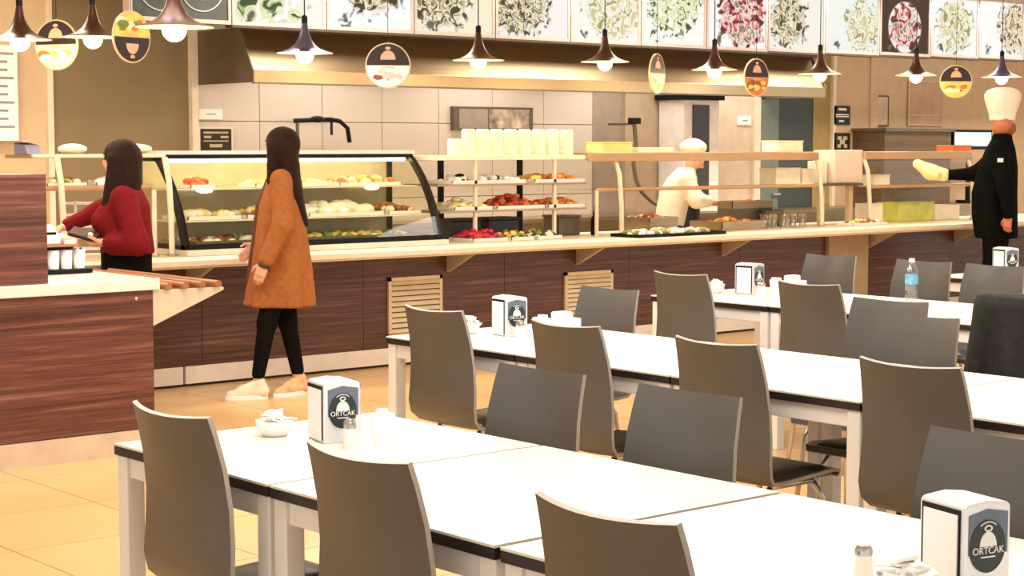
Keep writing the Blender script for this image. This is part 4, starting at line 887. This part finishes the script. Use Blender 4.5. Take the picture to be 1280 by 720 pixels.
round_sign(946, 97, 'round hanging sign with orange pastry before the dark door', 0.64, [ORA, YEL, BRN])
round_sign(1195, 102, 'round hanging sign with a golden dish beside the sketch poster', 0.97, [YEL, ORA, BRN, CREM], R=0.152)

# ================================================================== NAPKIN DISPENSERS AND TABLE THINGS
STW = mat('dispenser_silver', (232, 234, 238), 0.3, metal=0.5, var=0.02); BLUEG = mat('blue_grey_face', (104, 116, 132), 0.4); BADGE = mat('badge_black', (38, 46, 52), 0.4)
def dispenser(x, y, rz, label, z=0.75, text=True):
    t = thing('napkin_dispenser', label, 'dispenser', (x, y, z), math.radians(rz), 'napkin dispensers')
    a, b, H = 0.056, 0.062, 0.172          # half width along x (logo face looks to -y), half width along y (napkins look to -x)
    pts = [(-a, 0.0), (a, 0.0)] + [(a - 0.012 + 0.012 * math.cos(q), H - 0.014 + 0.012 * math.sin(q)) for q in np.linspace(0, PI / 2, 5)] + [(0.0, H + 0.003)] + [(-a + 0.012 - 0.012 * math.sin(q), H - 0.014 + 0.012 * math.cos(q)) for q in np.linspace(0, PI / 2, 5)]
    MB().prism(pts, 'y', -b, b).build('case', STW, t, bevel=0.004, world=False)
    for s in (-1, 1):
        MB().box((s * a, -b + 0.008, 0.008), (s * (a + 0.002), b - 0.008, H - 0.012)).build('opening_frame', BLACKM, t, world=False)
        MB().box((s * (a + 0.002), -b + 0.013, 0.008), (s * (a + 0.005), b - 0.016, H - 0.022)).build('napkins', PAPER, t, world=False)
    MB().prism([(-a + 0.012, 0.075), (a - 0.008, 0.075), (a - 0.008, H - 0.02), (0, H - 0.012), (-a + 0.012, H - 0.022)], 'y', -b - 0.0015, -b).build('upper_face', BLUEG, t, world=False)
    f = MB().prism([(0.042 * math.cos(q), 0.09 + 0.05 * math.sin(q)) for q in np.linspace(0, 2 * PI, 32, endpoint=False)], 'y', -b - 0.003, -b).build('badge', BADGE, t, world=False)
    W_ = mat('badge_white', (244, 244, 240), 0.5)
    MB().prism([(0.02 * math.cos(q), 0.09 + 0.028 * math.sin(q)) for q in np.linspace(0, PI, 14)], 'y', -b - 0.004, -b - 0.003).build('emblem_dome', W_, f, world=False)
    MB().tube([(0.008 * math.cos(q), -b - 0.0035, 0.124 + 0.005 * math.sin(q)) for q in np.linspace(0, 2 * PI, 12)], 0.0018, 5).build('emblem_knob', W_, f, world=False)
    MB().tube([(0.03 * math.cos(q), -b - 0.0035, 0.105 + 0.031 * math.sin(q)) for q in np.linspace(0.9, PI - 0.9, 10)], 0.0012, 5).build('emblem_arc', W_, f, world=False)
    if text:
        M = Matrix.Translation((0, -b - 0.004, 0.082)) @ Matrix.Rotation(PI / 2, 4, 'X')
        text_mesh('lettering', 'ORTCAK', 0.0185, W_, f, M)
        MB().box((-0.017, -b - 0.004, 0.069), (0.017, -b - 0.003, 0.0715)).build('underline', W_, f, world=False)
dispenser(2.828, 4.125, -12, 'silver napkin dispenser on the first table beside the cashier counter')
dispenser(2.778, 1.964, -14, 'silver napkin dispenser on the third table of the row beside the cashier counter')
dispenser(5.00, 5.93, -10, 'silver napkin dispenser on the middle row before the walnut counter')
dispenser(7.43, 6.72, 8, 'silver napkin dispenser on the row with the water bottle')
dispenser(9.86, 6.70, -14, 'silver napkin dispenser near the black-clad chef')
def sachet_bowl(x, y, label, z=0.75, r=0.055):
    t = thing('sachet_bowl', label, 'bowl', (x, y, z), 0, 'bowls of sachets')
    MB().lathe([(r * 0.6, 0), (r * 0.95, 0.02), (r, 0.045), (r * 0.96, 0.045), (r * 0.88, 0.02), (0.001, 0.008)], (0, 0, 0), 20, cap=False).build('bowl', PORC, t, smooth=True, world=False)
    rn = random.Random(int(x * 100)); b = MB()
    for k in range(16):
        a_, rr = rn.uniform(0, 2 * PI), rn.uniform(0, r * 0.75)
        b.cbox((rr * math.cos(a_), rr * math.sin(a_), 0.03 + 0.035 * (1 - rr / r) + rn.uniform(0, 0.012)), (0.05, 0.022, 0.005), rn.uniform(0, PI), 0, rn.uniform(-0.6, 0.6))
    b.build('sachets', PAPER, t, world=False)['kind'] = 'stuff'
def shaker(x, y, label, z=0.75):
    t = thing('salt_shaker', label, 'shaker', (x, y, z), 0, 'shakers')
    MB().lathe([(0.02, 0), (0.021, 0.004), (0.0165, 0.05), (0.017, 0.056)], (0, 0, 0), 14).build('body', PORC, t, smooth='auto', world=False)
    MB().lathe([(0.0175, 0.056), (0.0175, 0.066), (0.012, 0.075), (0.001, 0.077)], (0, 0, 0), 14).build('cap', CHROME, t, smooth='auto', world=False)
def cup_tub(x, y, label, z=0.75, r=0.035, h=0.085):
    t = thing('toothpick_tub', label, 'tub', (x, y, z), 0, 'white tubs')
    MB().lathe([(r * 0.85, 0), (r, h), (r * 0.94, h), (r * 0.8, 0.01), (0.001, 0.01)], (0, 0, 0), 18, cap=False).build('tub', PORC, t, smooth=True, world=False)
    rn = random.Random(int(y * 99)); b = MB()
    for k in range(12):
        a_, rr = rn.uniform(0, 2 * PI), rn.uniform(0, r * 0.7); b.cbox((rr * math.cos(a_), rr * math.sin(a_), h * 0.75), (0.006, 0.014, h * 0.8), rn.uniform(0, PI))
    b.build('wrapped_picks', PAPER, t, world=False)['kind'] = 'stuff'
for (x, y, nm) in ((2.835, 4.12, 'the first table beside the cashier counter'), (5.00, 5.93, 'the middle row before the walnut counter'), (7.43, 6.72, 'the row with the water bottle')):
    sachet_bowl(x - 0.10, y + 0.17, 'white bowl heaped with paper sachets on ' + nm)
    cup_tub(x + 0.05, y - 0.15, 'white tub of wrapped toothpicks on ' + nm)
    shaker(x - 0.03, y - 0.105, 'white salt shaker with steel cap on ' + nm); shaker(x - 0.06, y - 0.15, 'white pepper shaker beside the tub on ' + nm)
    if x > 4:
        t = thing('wipes_box', 'white box of wet wipes on ' + nm, 'box', (x + 0.14, y - 0.2, 0.75))
        MB().cbox((0, 0, 0.04), (0.13, 0.09, 0.08)).build('body', PAPER, t, bevel=0.006, world=False); MB().cbox((-0.01, 0, 0.095), (0.08, 0.06, 0.03)).build('wipes', PAPER, t, bevel=0.008, world=False)
sachet_bowl(2.62, 1.98, 'white bowl of paper sachets on the third table beside the cashier counter'); shaker(2.65, 2.10, 'white salt shaker on the third table beside the cashier counter')
# water bottle
q = onZ(1139, 376, 0.75)
wbt = thing('water_bottle', 'clear plastic water bottle with a blue label on a white table', 'bottle', (float(q[0]), float(q[1]), 0.75))
PL = glass('bottle_plastic', (0.86, 0.9, 0.92), 0.6)
MB().lathe([(0.001, 0.0), (0.031, 0.002), (0.034, 0.01), (0.034, 0.05), (0.032, 0.055), (0.034, 0.06), (0.034, 0.15), (0.03, 0.17), (0.015, 0.198), (0.0145, 0.212)], (0, 0, 0), 22, cap=False).build('bottle', PL, wbt, smooth=True, world=False)
MB().lathe([(0.0348, 0.09), (0.0348, 0.145)], (0, 0, 0), 22, cap=False).build('label', mat('blue_label', (120, 178, 220), 0.4, var=0.35, scale=30), wbt, smooth=True, world=False)
MB().lathe([(0.016, 0.207), (0.016, 0.226), (0.012, 0.228)], (0, 0, 0), 18).build('cap', mat('white_cap', (240, 244, 248), 0.4), wbt, smooth='auto', world=False)

# ================================================================== PEOPLE
def rotp(p, a, c=(0, 0)): x, y = p[0] - c[0], p[1] - c[1]; return (c[0] + x * math.cos(a) - y * math.sin(a), c[1] + x * math.sin(a) + y * math.cos(a), p[2])
def head(cx, cy, cz, yaw, s=1.0):
    """skull, jaw, nose, brow, lips, chin and ears; cz is the middle of the head, face along local +x turned by yaw"""
    R = lambda x, y, z: rotp((cx + x * s, cy + y * s, cz + z * s), yaw, (cx, cy))
    return [ell(R(-0.01, 0, 0.03), (0.098 * s, 0.078 * s, 0.09 * s), rz=yaw), ell(R(0.02, 0, -0.035), (0.07 * s, 0.062 * s, 0.078 * s), rz=yaw),
            ell(R(0.092, 0, -0.02), (0.02 * s, 0.012 * s, 0.024 * s), rz=yaw, k=0.015), ell(R(0.075, 0, 0.028), (0.02 * s, 0.05 * s, 0.012 * s), rz=yaw, k=0.02),
            ell(R(0.082, 0, -0.062), (0.012 * s, 0.024 * s, 0.008 * s), rz=yaw, k=0.01), ell(R(0.075, 0, -0.098), (0.018 * s, 0.022 * s, 0.016 * s), rz=yaw, k=0.02),
            ell(R(0.0, 0.077, -0.005), (0.018 * s, 0.01 * s, 0.03 * s), rz=yaw, k=0.01), ell(R(0.0, -0.077, -0.005), (0.018 * s, 0.01 * s, 0.03 * s), rz=yaw, k=0.01)]
def face_parts(t, cx, cy, cz, yaw, s=1.0):
    R = lambda x, y, z: rotp((cx + x * s, cy + y * s, cz + z * s), yaw, (cx, cy))
    for sg in (-1, 1):
        MB().ell(R(0.076, sg * 0.031, 0.008), (0.012, 0.012, 0.009), 10, 6).build('eye', mat('eye_dark', (40, 28, 22), 0.2), t, smooth=True, world=False)
        MB().tube([R(0.088, sg * 0.016, 0.034), R(0.088, sg * 0.034, 0.039), R(0.077, sg * 0.05, 0.034)], 0.004, 5).build('eyebrow', HAIR, t, smooth=True, world=False)
    MB().tube([R(0.088, -0.022, -0.062), R(0.095, 0, -0.061), R(0.088, 0.022, -0.062)], 0.005, 6).build('lips', mat('lips', (176, 88, 80), 0.4), t, smooth=True, world=False)
def hand(wr, dirv, palm_n, s=1.0, curl=0.5, left=True):
    """palm and five fingers as cones; wr wrist point, dirv hand direction, palm_n palm normal"""
    d = Vector(dirv).normalized(); n = Vector(palm_n); n = (n - d * n.dot(d)).normalized(); u = d.cross(n).normalized() * (1 if left else -1)
    w = Vector(wr); P = []
    pc = w + d * 0.045 * s
    for k in (-0.022, -0.007, 0.008, 0.023): P.append(cone(tuple(w + d * 0.01 + u * k * 0.7 * s), tuple(w + d * 0.08 * s + u * k * s), 0.017 * s, 0.014 * s, k=0.015))
    for k, L in ((-0.024, 0.062), (-0.008, 0.074), (0.008, 0.07), (0.024, 0.055)):
        a = w + d * 0.085 * s + u * k * 1.05 * s; m1 = a + (d * math.cos(curl * 0.7) + n * math.sin(curl * 0.7)) * L * 0.5 * s; e = m1 + (d * math.cos(curl * 1.8) + n * math.sin(curl * 1.8)) * L * 0.5 * s
        P += [cone(tuple(a), tuple(m1), 0.0095 * s, 0.009 * s, k=0.004), cone(tuple(m1), tuple(e), 0.009 * s, 0.0075 * s, k=0.004)]
    a = w + d * 0.03 * s - u * 0.028 * s; m1 = a + (d * 0.6 - u * 0.6 + n * 0.4).normalized() * 0.04 * s; e = m1 + (d * 0.9 - u * 0.1 + n * 0.4).normalized() * 0.03 * s
    P += [cone(tuple(a), tuple(m1), 0.013 * s, 0.0105 * s, k=0.01), cone(tuple(m1), tuple(e), 0.0105 * s, 0.0085 * s, k=0.004)]
    return P
def shoe(name, t, x, y, ang, m, sole, L=0.27):
    dx, dy = math.cos(ang), math.sin(ang); R = lambda f, u, z: (x + dx * f - dy * u, y + dy * f + dx * u, z)
    o = sdf_obj(name, [cone(R(-0.03, 0, 0.05), R(0.10, 0, 0.04), 0.04, 0.037), cone(R(0.08, 0, 0.038), R(L - 0.1, 0, 0.03), 0.038, 0.027), cone(R(-0.03, 0, 0.05), R(-0.012, 0, 0.105), 0.04, 0.038), cone(R(0.0, 0, 0.09), R(0.10, 0, 0.05), 0.034, 0.034)], m, t, 0.008, 0.014)
    pts = []
    for q in np.linspace(0, 2 * PI, 20, endpoint=False):
        f = 0.07 + (L / 2) * math.cos(q) ; u = 0.044 * math.sin(q) * (1 + 0.1 * math.cos(q)); p = R(f, u, 0); pts.append((p[0], p[1]))
    MB().prism(pts, 'z', 0.0, 0.026).build('sole', sole, o, world=False)
    for k in range(3):
        f = 0.06 + 0.03 * k; MB().tube([R(f - 0.01, -0.027, 0.085 - 0.011 * k), R(f, 0, 0.105 - 0.011 * k), R(f - 0.01, 0.027, 0.085 - 0.011 * k)], 0.005, 5).build('lace', mat('shoe_lace', (214, 190, 150), 0.8), o, world=False)
    return o
D2R = math.radians
# ---- woman in the tan coat
wA = thing('person', 'woman in a knee-length tan coat, black leggings and white sneakers at the display case', 'person', (6.07, 9.42, 0), D2R(146))
hy = D2R(-38)
sdf_obj('body', head(-0.0, 0.0, 1.575, hy) + [cone((-0.015, 0, 1.36), (-0.005, 0, 1.49), 0.05, 0.046), loft([(0.82, 0, 0, 0.10, 0.14), (1.05, 0, 0, 0.085, 0.12), (1.25, 0, 0, 0.095, 0.14), (1.38, -0.01, 0, 0.06, 0.13)])] +
    [cone((0, 0.15, 1.36), (-0.01, 0.22, 1.10), 0.04, 0.033), cone((-0.01, 0.22, 1.10), (0.09, 0.235, 0.87), 0.032, 0.024), cone((0, -0.15, 1.36), (0.02, -0.2, 1.10), 0.04, 0.033), cone((0.02, -0.2, 1.10), (0.16, -0.18, 0.95), 0.032, 0.024)] +
    hand((0.095, 0.236, 0.865), (0.38, 0.05, -0.92), (-0.2, -1, 0), 1.0, 0.45, True) + hand((0.16, -0.18, 0.95), (0.7, 0.1, -0.6), (0, 1, 0), 1.0, 0.5, False) +
    [cone((0, 0.07, 0.85), (0.09, 0.085, 0.48), 0.07, 0.048), cone((0.09, 0.085, 0.48), (0.155, 0.09, 0.09), 0.046, 0.032), cone((-0.01, -0.07, 0.85), (-0.03, -0.075, 0.48), 0.07, 0.048), cone((-0.03, -0.075, 0.48), (-0.10, -0.08, 0.09), 0.046, 0.032)], SKIN, wA, 0.008, 0.02)
face_parts(wA, 0, 0, 1.575, hy)
c_, s_ = math.cos(hy), math.sin(hy)
HR = lambda x, y, z: rotp((x, y, z), hy)
sdf_obj('hair', [ell(HR(-0.022, 0, 1.602), (0.112, 0.097, 0.098), rz=hy), cone(HR(-0.05, 0, 1.56), HR(-0.085, 0.0, 1.30), 0.088, 0.075, sc=(0.85, 1.15, 1)), cone(HR(-0.085, 0.0, 1.32), (-0.135, 0.02, 1.10), 0.075, 0.045, sc=(0.8, 1.2, 1)),
    cone(HR(0.0, 0.085, 1.58), HR(-0.02, 0.105, 1.36), 0.03, 0.035), cone(HR(0.0, -0.085, 1.58), HR(0.0, -0.1, 1.36), 0.03, 0.03), ell(HR(0.10, 0, 1.55), (0.072, 0.062, 0.095), rz=hy, sub=True)], HAIR, wA, 0.009, 0.03)
TANC = mat('tan_wool', (162, 100, 56), 0.85, spec=0.1, var=0.12, scale=30, bump=0.2)
sdf_obj('coat', [loft([(0.575, 0.01, 0, 0.215, 0.19), (0.8, 0.0, 0, 0.19, 0.185), (1.0, 0, 0, 0.165, 0.18), (1.2, 0, 0, 0.14, 0.178), (1.35, -0.01, 0, 0.10, 0.17), (1.43, -0.01, 0, 0.068, 0.09)], fold=(0.09, 7, 1.0)),
    cone((-0.005, 0.16, 1.37), (-0.015, 0.225, 1.10), 0.068, 0.06), cone((-0.015, 0.225, 1.10), (0.085, 0.236, 0.885), 0.06, 0.052), cone((0, -0.16, 1.37), (0.02, -0.21, 1.10), 0.068, 0.06), cone((0.02, -0.21, 1.10), (0.15, -0.19, 0.96), 0.06, 0.05)], TANC, wA, 0.010, 0.035)
sdf_obj('blouse', [loft([(0.7, 0.13, 0, 0.1, 0.05), (1.0, 0.085, 0, 0.1, 0.06), (1.2, 0.06, 0, 0.1, 0.06), (1.38, 0.03, 0, 0.06, 0.05)])], mat('maroon_blouse', (92, 44, 34), 0.8), wA, 0.012, 0.02)
MB().tube([(0.102 + 0.032 * math.cos(q) * 0.95, 0.237 + 0.032 * math.sin(q), 0.842 + 0.012 * math.cos(q)) for q in np.linspace(0, 2 * PI, 16)], 0.009, 6).build('watch', mat('watch_dark', (48, 40, 30), 0.4), wA, smooth=True, world=False)
BLKC = mat('black_leggings', (20, 18, 18), 0.9, var=0.2, spec=0.05)
for nm, a, b, c in (('l', (0, 0.07, 0.86), (0.09, 0.085, 0.48), (0.148, 0.09, 0.155)), ('r', (-0.01, -0.07, 0.86), (-0.03, -0.075, 0.48), (-0.092, -0.08, 0.155))):
    sdf_obj('legging', [cone(a, b, 0.09, 0.06), cone(b, c, 0.06, 0.042)], BLKC, wA, 0.012, 0.03)
SHW = mat('cream_sneaker', (244, 226, 196), 0.6, var=0.08)
shoe('sneaker', wA, 0.155, 0.09, D2R(8), SHW, PAPER); shoe('sneaker', wA, -0.10, -0.08, D2R(40), mat('peach_sneaker', (226, 182, 136), 0.6, var=0.2, scale=20), PAPER)
# ---- woman in the red sweater
wB = thing('person', 'woman in a dark red sweater and black trousers reaching over the cashier counter', 'person', (5.10, 9.62, 0), D2R(145))
hy = D2R(-14); hx_, hz_ = 0.03, 1.495
WA = (-0.09, 0.235, 1.0); HAh = (0.10, 0.17, 1.01)
sdf_obj('body', head(hx_, 0, hz_, hy) + [cone((-0.01, 0, 1.27), (0.015, 0, 1.42), 0.052, 0.05), loft([(0.78, 0, 0, 0.11, 0.15), (1.0, 0, 0, 0.10, 0.14), (1.2, 0.01, 0, 0.10, 0.15), (1.3, 0, 0, 0.06, 0.13)])] +
    [cone((0, 0.16, 1.27), WA, 0.042, 0.036), cone(WA, HAh, 0.035, 0.026), cone((0.02, -0.16, 1.27), (0.2, -0.23, 1.17), 0.042, 0.036), cone((0.2, -0.23, 1.17), (0.385, -0.16, 1.09), 0.035, 0.026)] +
    hand(HAh, (0.96, -0.2, -0.1), (0, -0.3, 1), 1.0, 0.6, True) + hand((0.385, -0.16, 1.09), (0.9, 0.2, -0.35), (0, 0, -1), 1.0, 0.5, False) +
    [cone((0, sg * 0.08, 0.85), (0, sg * 0.085, 0.45), 0.085, 0.055) for sg in (-1, 1)] + [cone((0, sg * 0.085, 0.45), (-0.02, sg * 0.09, 0.08), 0.05, 0.034) for sg in (-1, 1)], SKIN, wB, 0.008, 0.02)
face_parts(wB, hx_, 0, hz_, hy)
HR = lambda x, y, z: rotp((x + hx_, y, z), hy, (hx_, 0))
sdf_obj('hair', [ell(HR(-0.018, 0, 1.525), (0.112, 0.098, 0.096), rz=hy), cone(HR(-0.05, 0, 1.48), HR(-0.055, 0.02, 1.25), 0.09, 0.08, sc=(0.95, 1.15, 1)), cone(HR(0.005, 0.08, 1.5), HR(0.03, 0.10, 1.2), 0.035, 0.05), cone(HR(0.01, -0.085, 1.5), HR(0.02, -0.1, 1.25), 0.03, 0.035),
    ell(HR(0.105, 0, 1.47), (0.07, 0.06, 0.095), rz=hy, sub=True)], HAIR, wB, 0.009, 0.03)
REDC = mat('dark_red_knit', (118, 26, 32), 0.9, spec=0.1, var=0.15, scale=30, bump=0.3)
sdf_obj('sweater', [loft([(0.935, -0.01, 0, 0.16, 0.195), (0.98, -0.01, 0, 0.155, 0.19), (1.1, 0.0, 0, 0.15, 0.185), (1.22, 0.0, 0, 0.145, 0.19), (1.3, -0.01, 0, 0.10, 0.17), (1.35, -0.01, 0, 0.066, 0.085)], fold=(0.04, 5, 0)),
    ell((0.11, 0.075, 1.13), (0.085, 0.085, 0.08), k=0.06), ell((0.11, -0.075, 1.13), (0.085, 0.085, 0.08), k=0.06),
    cone((-0.005, 0.17, 1.275), (-0.095, 0.245, 1.01), 0.072, 0.066), cone((-0.095, 0.245, 1.0), (0.075, 0.182, 1.008), 0.064, 0.045), cone((0.02, -0.17, 1.275), (0.2, -0.235, 1.17), 0.07, 0.06), cone((0.2, -0.235, 1.17), (0.365, -0.168, 1.1), 0.058, 0.042)], REDC, wB, 0.010, 0.04)
sdf_obj('trousers', [loft([(0.7, 0, 0, 0.15, 0.18), (0.95, 0, 0, 0.15, 0.18)])] + [cone((0, sg * 0.085, 0.78), (0, sg * 0.09, 0.45), 0.105, 0.075) for sg in (-1, 1)] + [cone((0, sg * 0.09, 0.45), (-0.02, sg * 0.095, 0.1), 0.075, 0.06) for sg in (-1, 1)], BLKC, wB, 0.012, 0.03)
for sg in (-1, 1): shoe('shoe', wB, -0.03, sg * 0.095, D2R(6 * sg), BLACKM, BLACKM, 0.25)
# ---- her wallet
wl = thing('wallet', 'dark brown wallet held by the woman in the red sweater', 'wallet', (0, 0, 0))
Mw = Matrix.Translation((5.10, 9.62, 0)) @ Matrix.Rotation(D2R(145), 4, 'Z')
pw = Mw @ Vector((0.205, 0.15, 1.052)); wl.location = pw; wl.rotation_euler = (D2R(-25), D2R(-14), D2R(145 - 12)); ORG[wl] = pw.copy()
MB().cbox((0.02, 0, 0), (0.17, 0.09, 0.024)).build('cover', mat('wallet_brown', (58, 30, 28), 0.5), wl, bevel=0.006, world=False); MB().cbox((-0.02, 0, 0.0125), (0.03, 0.03, 0.004)).build('clasp', CHROME, wl, world=False)
# ---- cook in white, bending over the counter
q = onY(858, 200, 11.35)
wC = thing('person', 'cook in a white shirt, white cap and black apron bending behind the sneeze guard', 'person', (float(q[0]), 11.35, 0), D2R(-38))
hz_ = 1.485; hx_ = 0.07
sdf_obj('body', head(hx_, 0, hz_, 0.1) + [cone((0.0, 0, 1.29), (0.055, 0, 1.42), 0.055, 0.052), loft([(0.78, -0.12, 0, 0.11, 0.15), (1.0, -0.09, 0, 0.10, 0.15), (1.2, -0.04, 0, 0.11, 0.16), (1.32, 0, 0, 0.06, 0.14)])] +
    [cone((-0.02, sg * 0.18, 1.27), (0.06, sg * 0.25, 1.08), 0.045, 0.036) for sg in (-1, 1)] + [cone((0.06, sg * 0.25, 1.08), (0.28, sg * 0.15, 1.06), 0.036, 0.028) for sg in (-1, 1)] +
    hand((0.28, 0.15, 1.06), (0.9, -0.3, -0.25), (0, 0, -1), 1.0, 0.6, True) + hand((0.28, -0.15, 1.06), (0.9, 0.3, -0.25), (0, 0, -1), 1.0, 0.6, False) +
    [cone((-0.12, sg * 0.09, 0.85), (-0.06, sg * 0.1, 0.45), 0.085, 0.06) for sg in (-1, 1)] + [cone((-0.06, sg * 0.1, 0.45), (-0.1, sg * 0.1, 0.08), 0.055, 0.038) for sg in (-1, 1)], SKIN, wC, 0.010, 0.02)
face_parts(wC, hx_, 0, hz_, 0.1)
WCL = mat('white_cook_cloth', (250, 236, 206), 0.8, var=0.05, bump=0.1)
sdf_obj('shirt', [loft([(0.84, -0.12, 0, 0.17, 0.2), (1.0, -0.1, 0, 0.175, 0.2), (1.15, -0.07, 0, 0.175, 0.205), (1.28, -0.04, 0, 0.14, 0.19), (1.38, 0.0, 0, 0.075, 0.09)], fold=(0.03, 6, 0))] + [cone((-0.02, sg * 0.19, 1.27), (0.06, sg * 0.255, 1.09), 0.075, 0.068) for sg in (-1, 1)] + [cone((0.06, sg * 0.255, 1.09), (0.16, sg * 0.21, 1.08), 0.066, 0.055) for sg in (-1, 1)], WCL, wC, 0.012, 0.05)
sdf_obj('cap', [ell((hx_ - 0.01, 0, 1.565), (0.125, 0.115, 0.065)), cone((hx_ - 0.01, 0, 1.515), (hx_ - 0.01, 0, 1.54), 0.1, 0.105, sc=(1, 0.85, 1))], WCL, wC, 0.010, 0.03)
sdf_obj('apron', [loft([(0.5, 0.0, 0, 0.12, 0.2), (0.8, 0.0, 0, 0.11, 0.2), (1.05, 0.03, 0, 0.10, 0.17), (1.16, 0.05, 0, 0.08, 0.12)])], mat('black_apron', (28, 30, 34), 0.7), wC, 0.012, 0.03)
sdf_obj('trousers', [cone((-0.12, sg * 0.09, 0.85), (-0.06, sg * 0.1, 0.45), 0.11, 0.08) for sg in (-1, 1)] + [cone((-0.06, sg * 0.1, 0.45), (-0.1, sg * 0.1, 0.08), 0.08, 0.065) for sg in (-1, 1)], mat('grey_trousers', (70, 68, 66), 0.8), wC, 0.014, 0.03)
for sg in (-1, 1): shoe('shoe', wC, -0.1, sg * 0.1, 0, BLACKM, BLACKM, 0.27)
# ---- chef in black with a tall white hat
wD = thing('person', 'chef in a black jacket and tall white hat reaching towards the serving counter', 'person', (13.80, 9.48, 0), D2R(118))
hz_, hx_ = 1.735, -0.03; hy = D2R(-58)
LW = (-0.13, 0.265, 0.95)
sdf_obj('body', head(hx_, 0, hz_, hy, 1.08) + [cone((-0.03, 0, 1.5), (-0.035, 0, 1.66), 0.065, 0.062), loft([(0.9, 0.02, 0, 0.13, 0.16), (1.15, 0.03, 0, 0.14, 0.16), (1.4, 0.0, 0, 0.12, 0.18), (1.54, -0.02, 0, 0.07, 0.15)])] +
    [cone((-0.02, 0.2, 1.5), (-0.1, 0.28, 1.2), 0.05, 0.042), cone((-0.1, 0.28, 1.2), LW, 0.04, 0.03), cone((0.0, -0.2, 1.5), (0.22, -0.22, 1.32), 0.05, 0.042), cone((0.22, -0.22, 1.32), (0.5, -0.14, 1.31), 0.04, 0.03)] +
    hand(LW, (0.1, -0.05, -1), (-0.3, -1, 0), 1.12, 0.7, True) + hand((0.5, -0.14, 1.31), (0.95, 0.1, 0.2), (0, 0.5, -1), 1.1, 0.3, False) +
    [cone((0, sg * 0.1, 0.95), (0.01, sg * 0.1, 0.5), 0.09, 0.06) for sg in (-1, 1)] + [cone((0.01, sg * 0.1, 0.5), (-0.03, sg * 0.1, 0.08), 0.058, 0.04) for sg in (-1, 1)], SKIN2, wD, 0.009, 0.02)
face_parts(wD, hx_, 0, hz_, hy, 1.08)
sdf_obj('hair', [ell((hx_ - 0.03, 0, hz_ + 0.0), (0.095, 0.089, 0.075)), ell((hx_ + 0.11, 0, hz_ - 0.01), (0.085, 0.1, 0.12), sub=True)], mat('auburn_hair', (150, 84, 54), 0.6, var=0.2), wD, 0.01, 0.02)
JK = mat('black_chef_jacket', (15, 16, 15), 0.9, var=0.2, spec=0.04)
sdf_obj('jacket', [loft([(0.74, 0.0, 0, 0.185, 0.2), (0.95, 0.02, 0, 0.2, 0.205), (1.15, 0.025, 0, 0.2, 0.21), (1.38, 0.0, 0, 0.175, 0.22), (1.55, -0.02, 0, 0.13, 0.2), (1.63, -0.03, 0, 0.095, 0.12), (1.69, -0.035, 0, 0.082, 0.08)], fold=(0.025, 6, 0)),
    cone((-0.02, 0.2, 1.53), (-0.105, 0.285, 1.2), 0.085, 0.072), cone((-0.105, 0.285, 1.2), (-0.13, 0.268, 0.975), 0.068, 0.055), cone((0, -0.2, 1.53), (0.22, -0.225, 1.32), 0.082, 0.068), cone((0.22, -0.225, 1.32), (0.46, -0.15, 1.31), 0.064, 0.048)], JK, wD, 0.012, 0.05)
MB().cbox((-0.055, 0.302, 1.45), (0.05, 0.016, 0.035)).build('shoulder_patch', PAPER, wD, world=False)
sdf_obj('trousers', [cone((0, sg * 0.1, 0.9), (0.01, sg * 0.1, 0.5), 0.12, 0.09) for sg in (-1, 1)] + [cone((0.01, sg * 0.1, 0.5), (-0.03, sg * 0.1, 0.08), 0.09, 0.07) for sg in (-1, 1)], JK, wD, 0.014, 0.03)
for sg in (-1, 1): shoe('shoe', wD, -0.03, sg * 0.1, D2R(5 * sg), BLACKM, BLACKM, 0.28)
HATW = mat('white_toque', (252, 240, 228), 0.75, var=0.02)
sdf_obj('toque', [loft([(hz_ + 0.07, hx_, 0, 0.112, 0.096), (hz_ + 0.13, hx_, 0, 0.118, 0.1), (hz_ + 0.25, hx_, 0, 0.158, 0.142), (hz_ + 0.3, hx_, 0, 0.165, 0.15), (hz_ + 0.345, hx_, 0, 0.14, 0.125), (hz_ + 0.37, hx_, 0, 0.07, 0.06)], fold=(-0.03, 14, 0))], HATW, wD, 0.01, 0.02)
sdf_obj('glove', [cone((0.50, -0.14, 1.31), (0.62, -0.13, 1.335), 0.06, 0.072), cone((0.62, -0.13, 1.335), (0.74, -0.12, 1.41), 0.068, 0.045), cone((0.56, -0.07, 1.31), (0.64, -0.06, 1.35), 0.04, 0.03)], mat('pale_yellow_glove', (246, 236, 170), 0.6, var=0.08), wD, 0.01, 0.03)
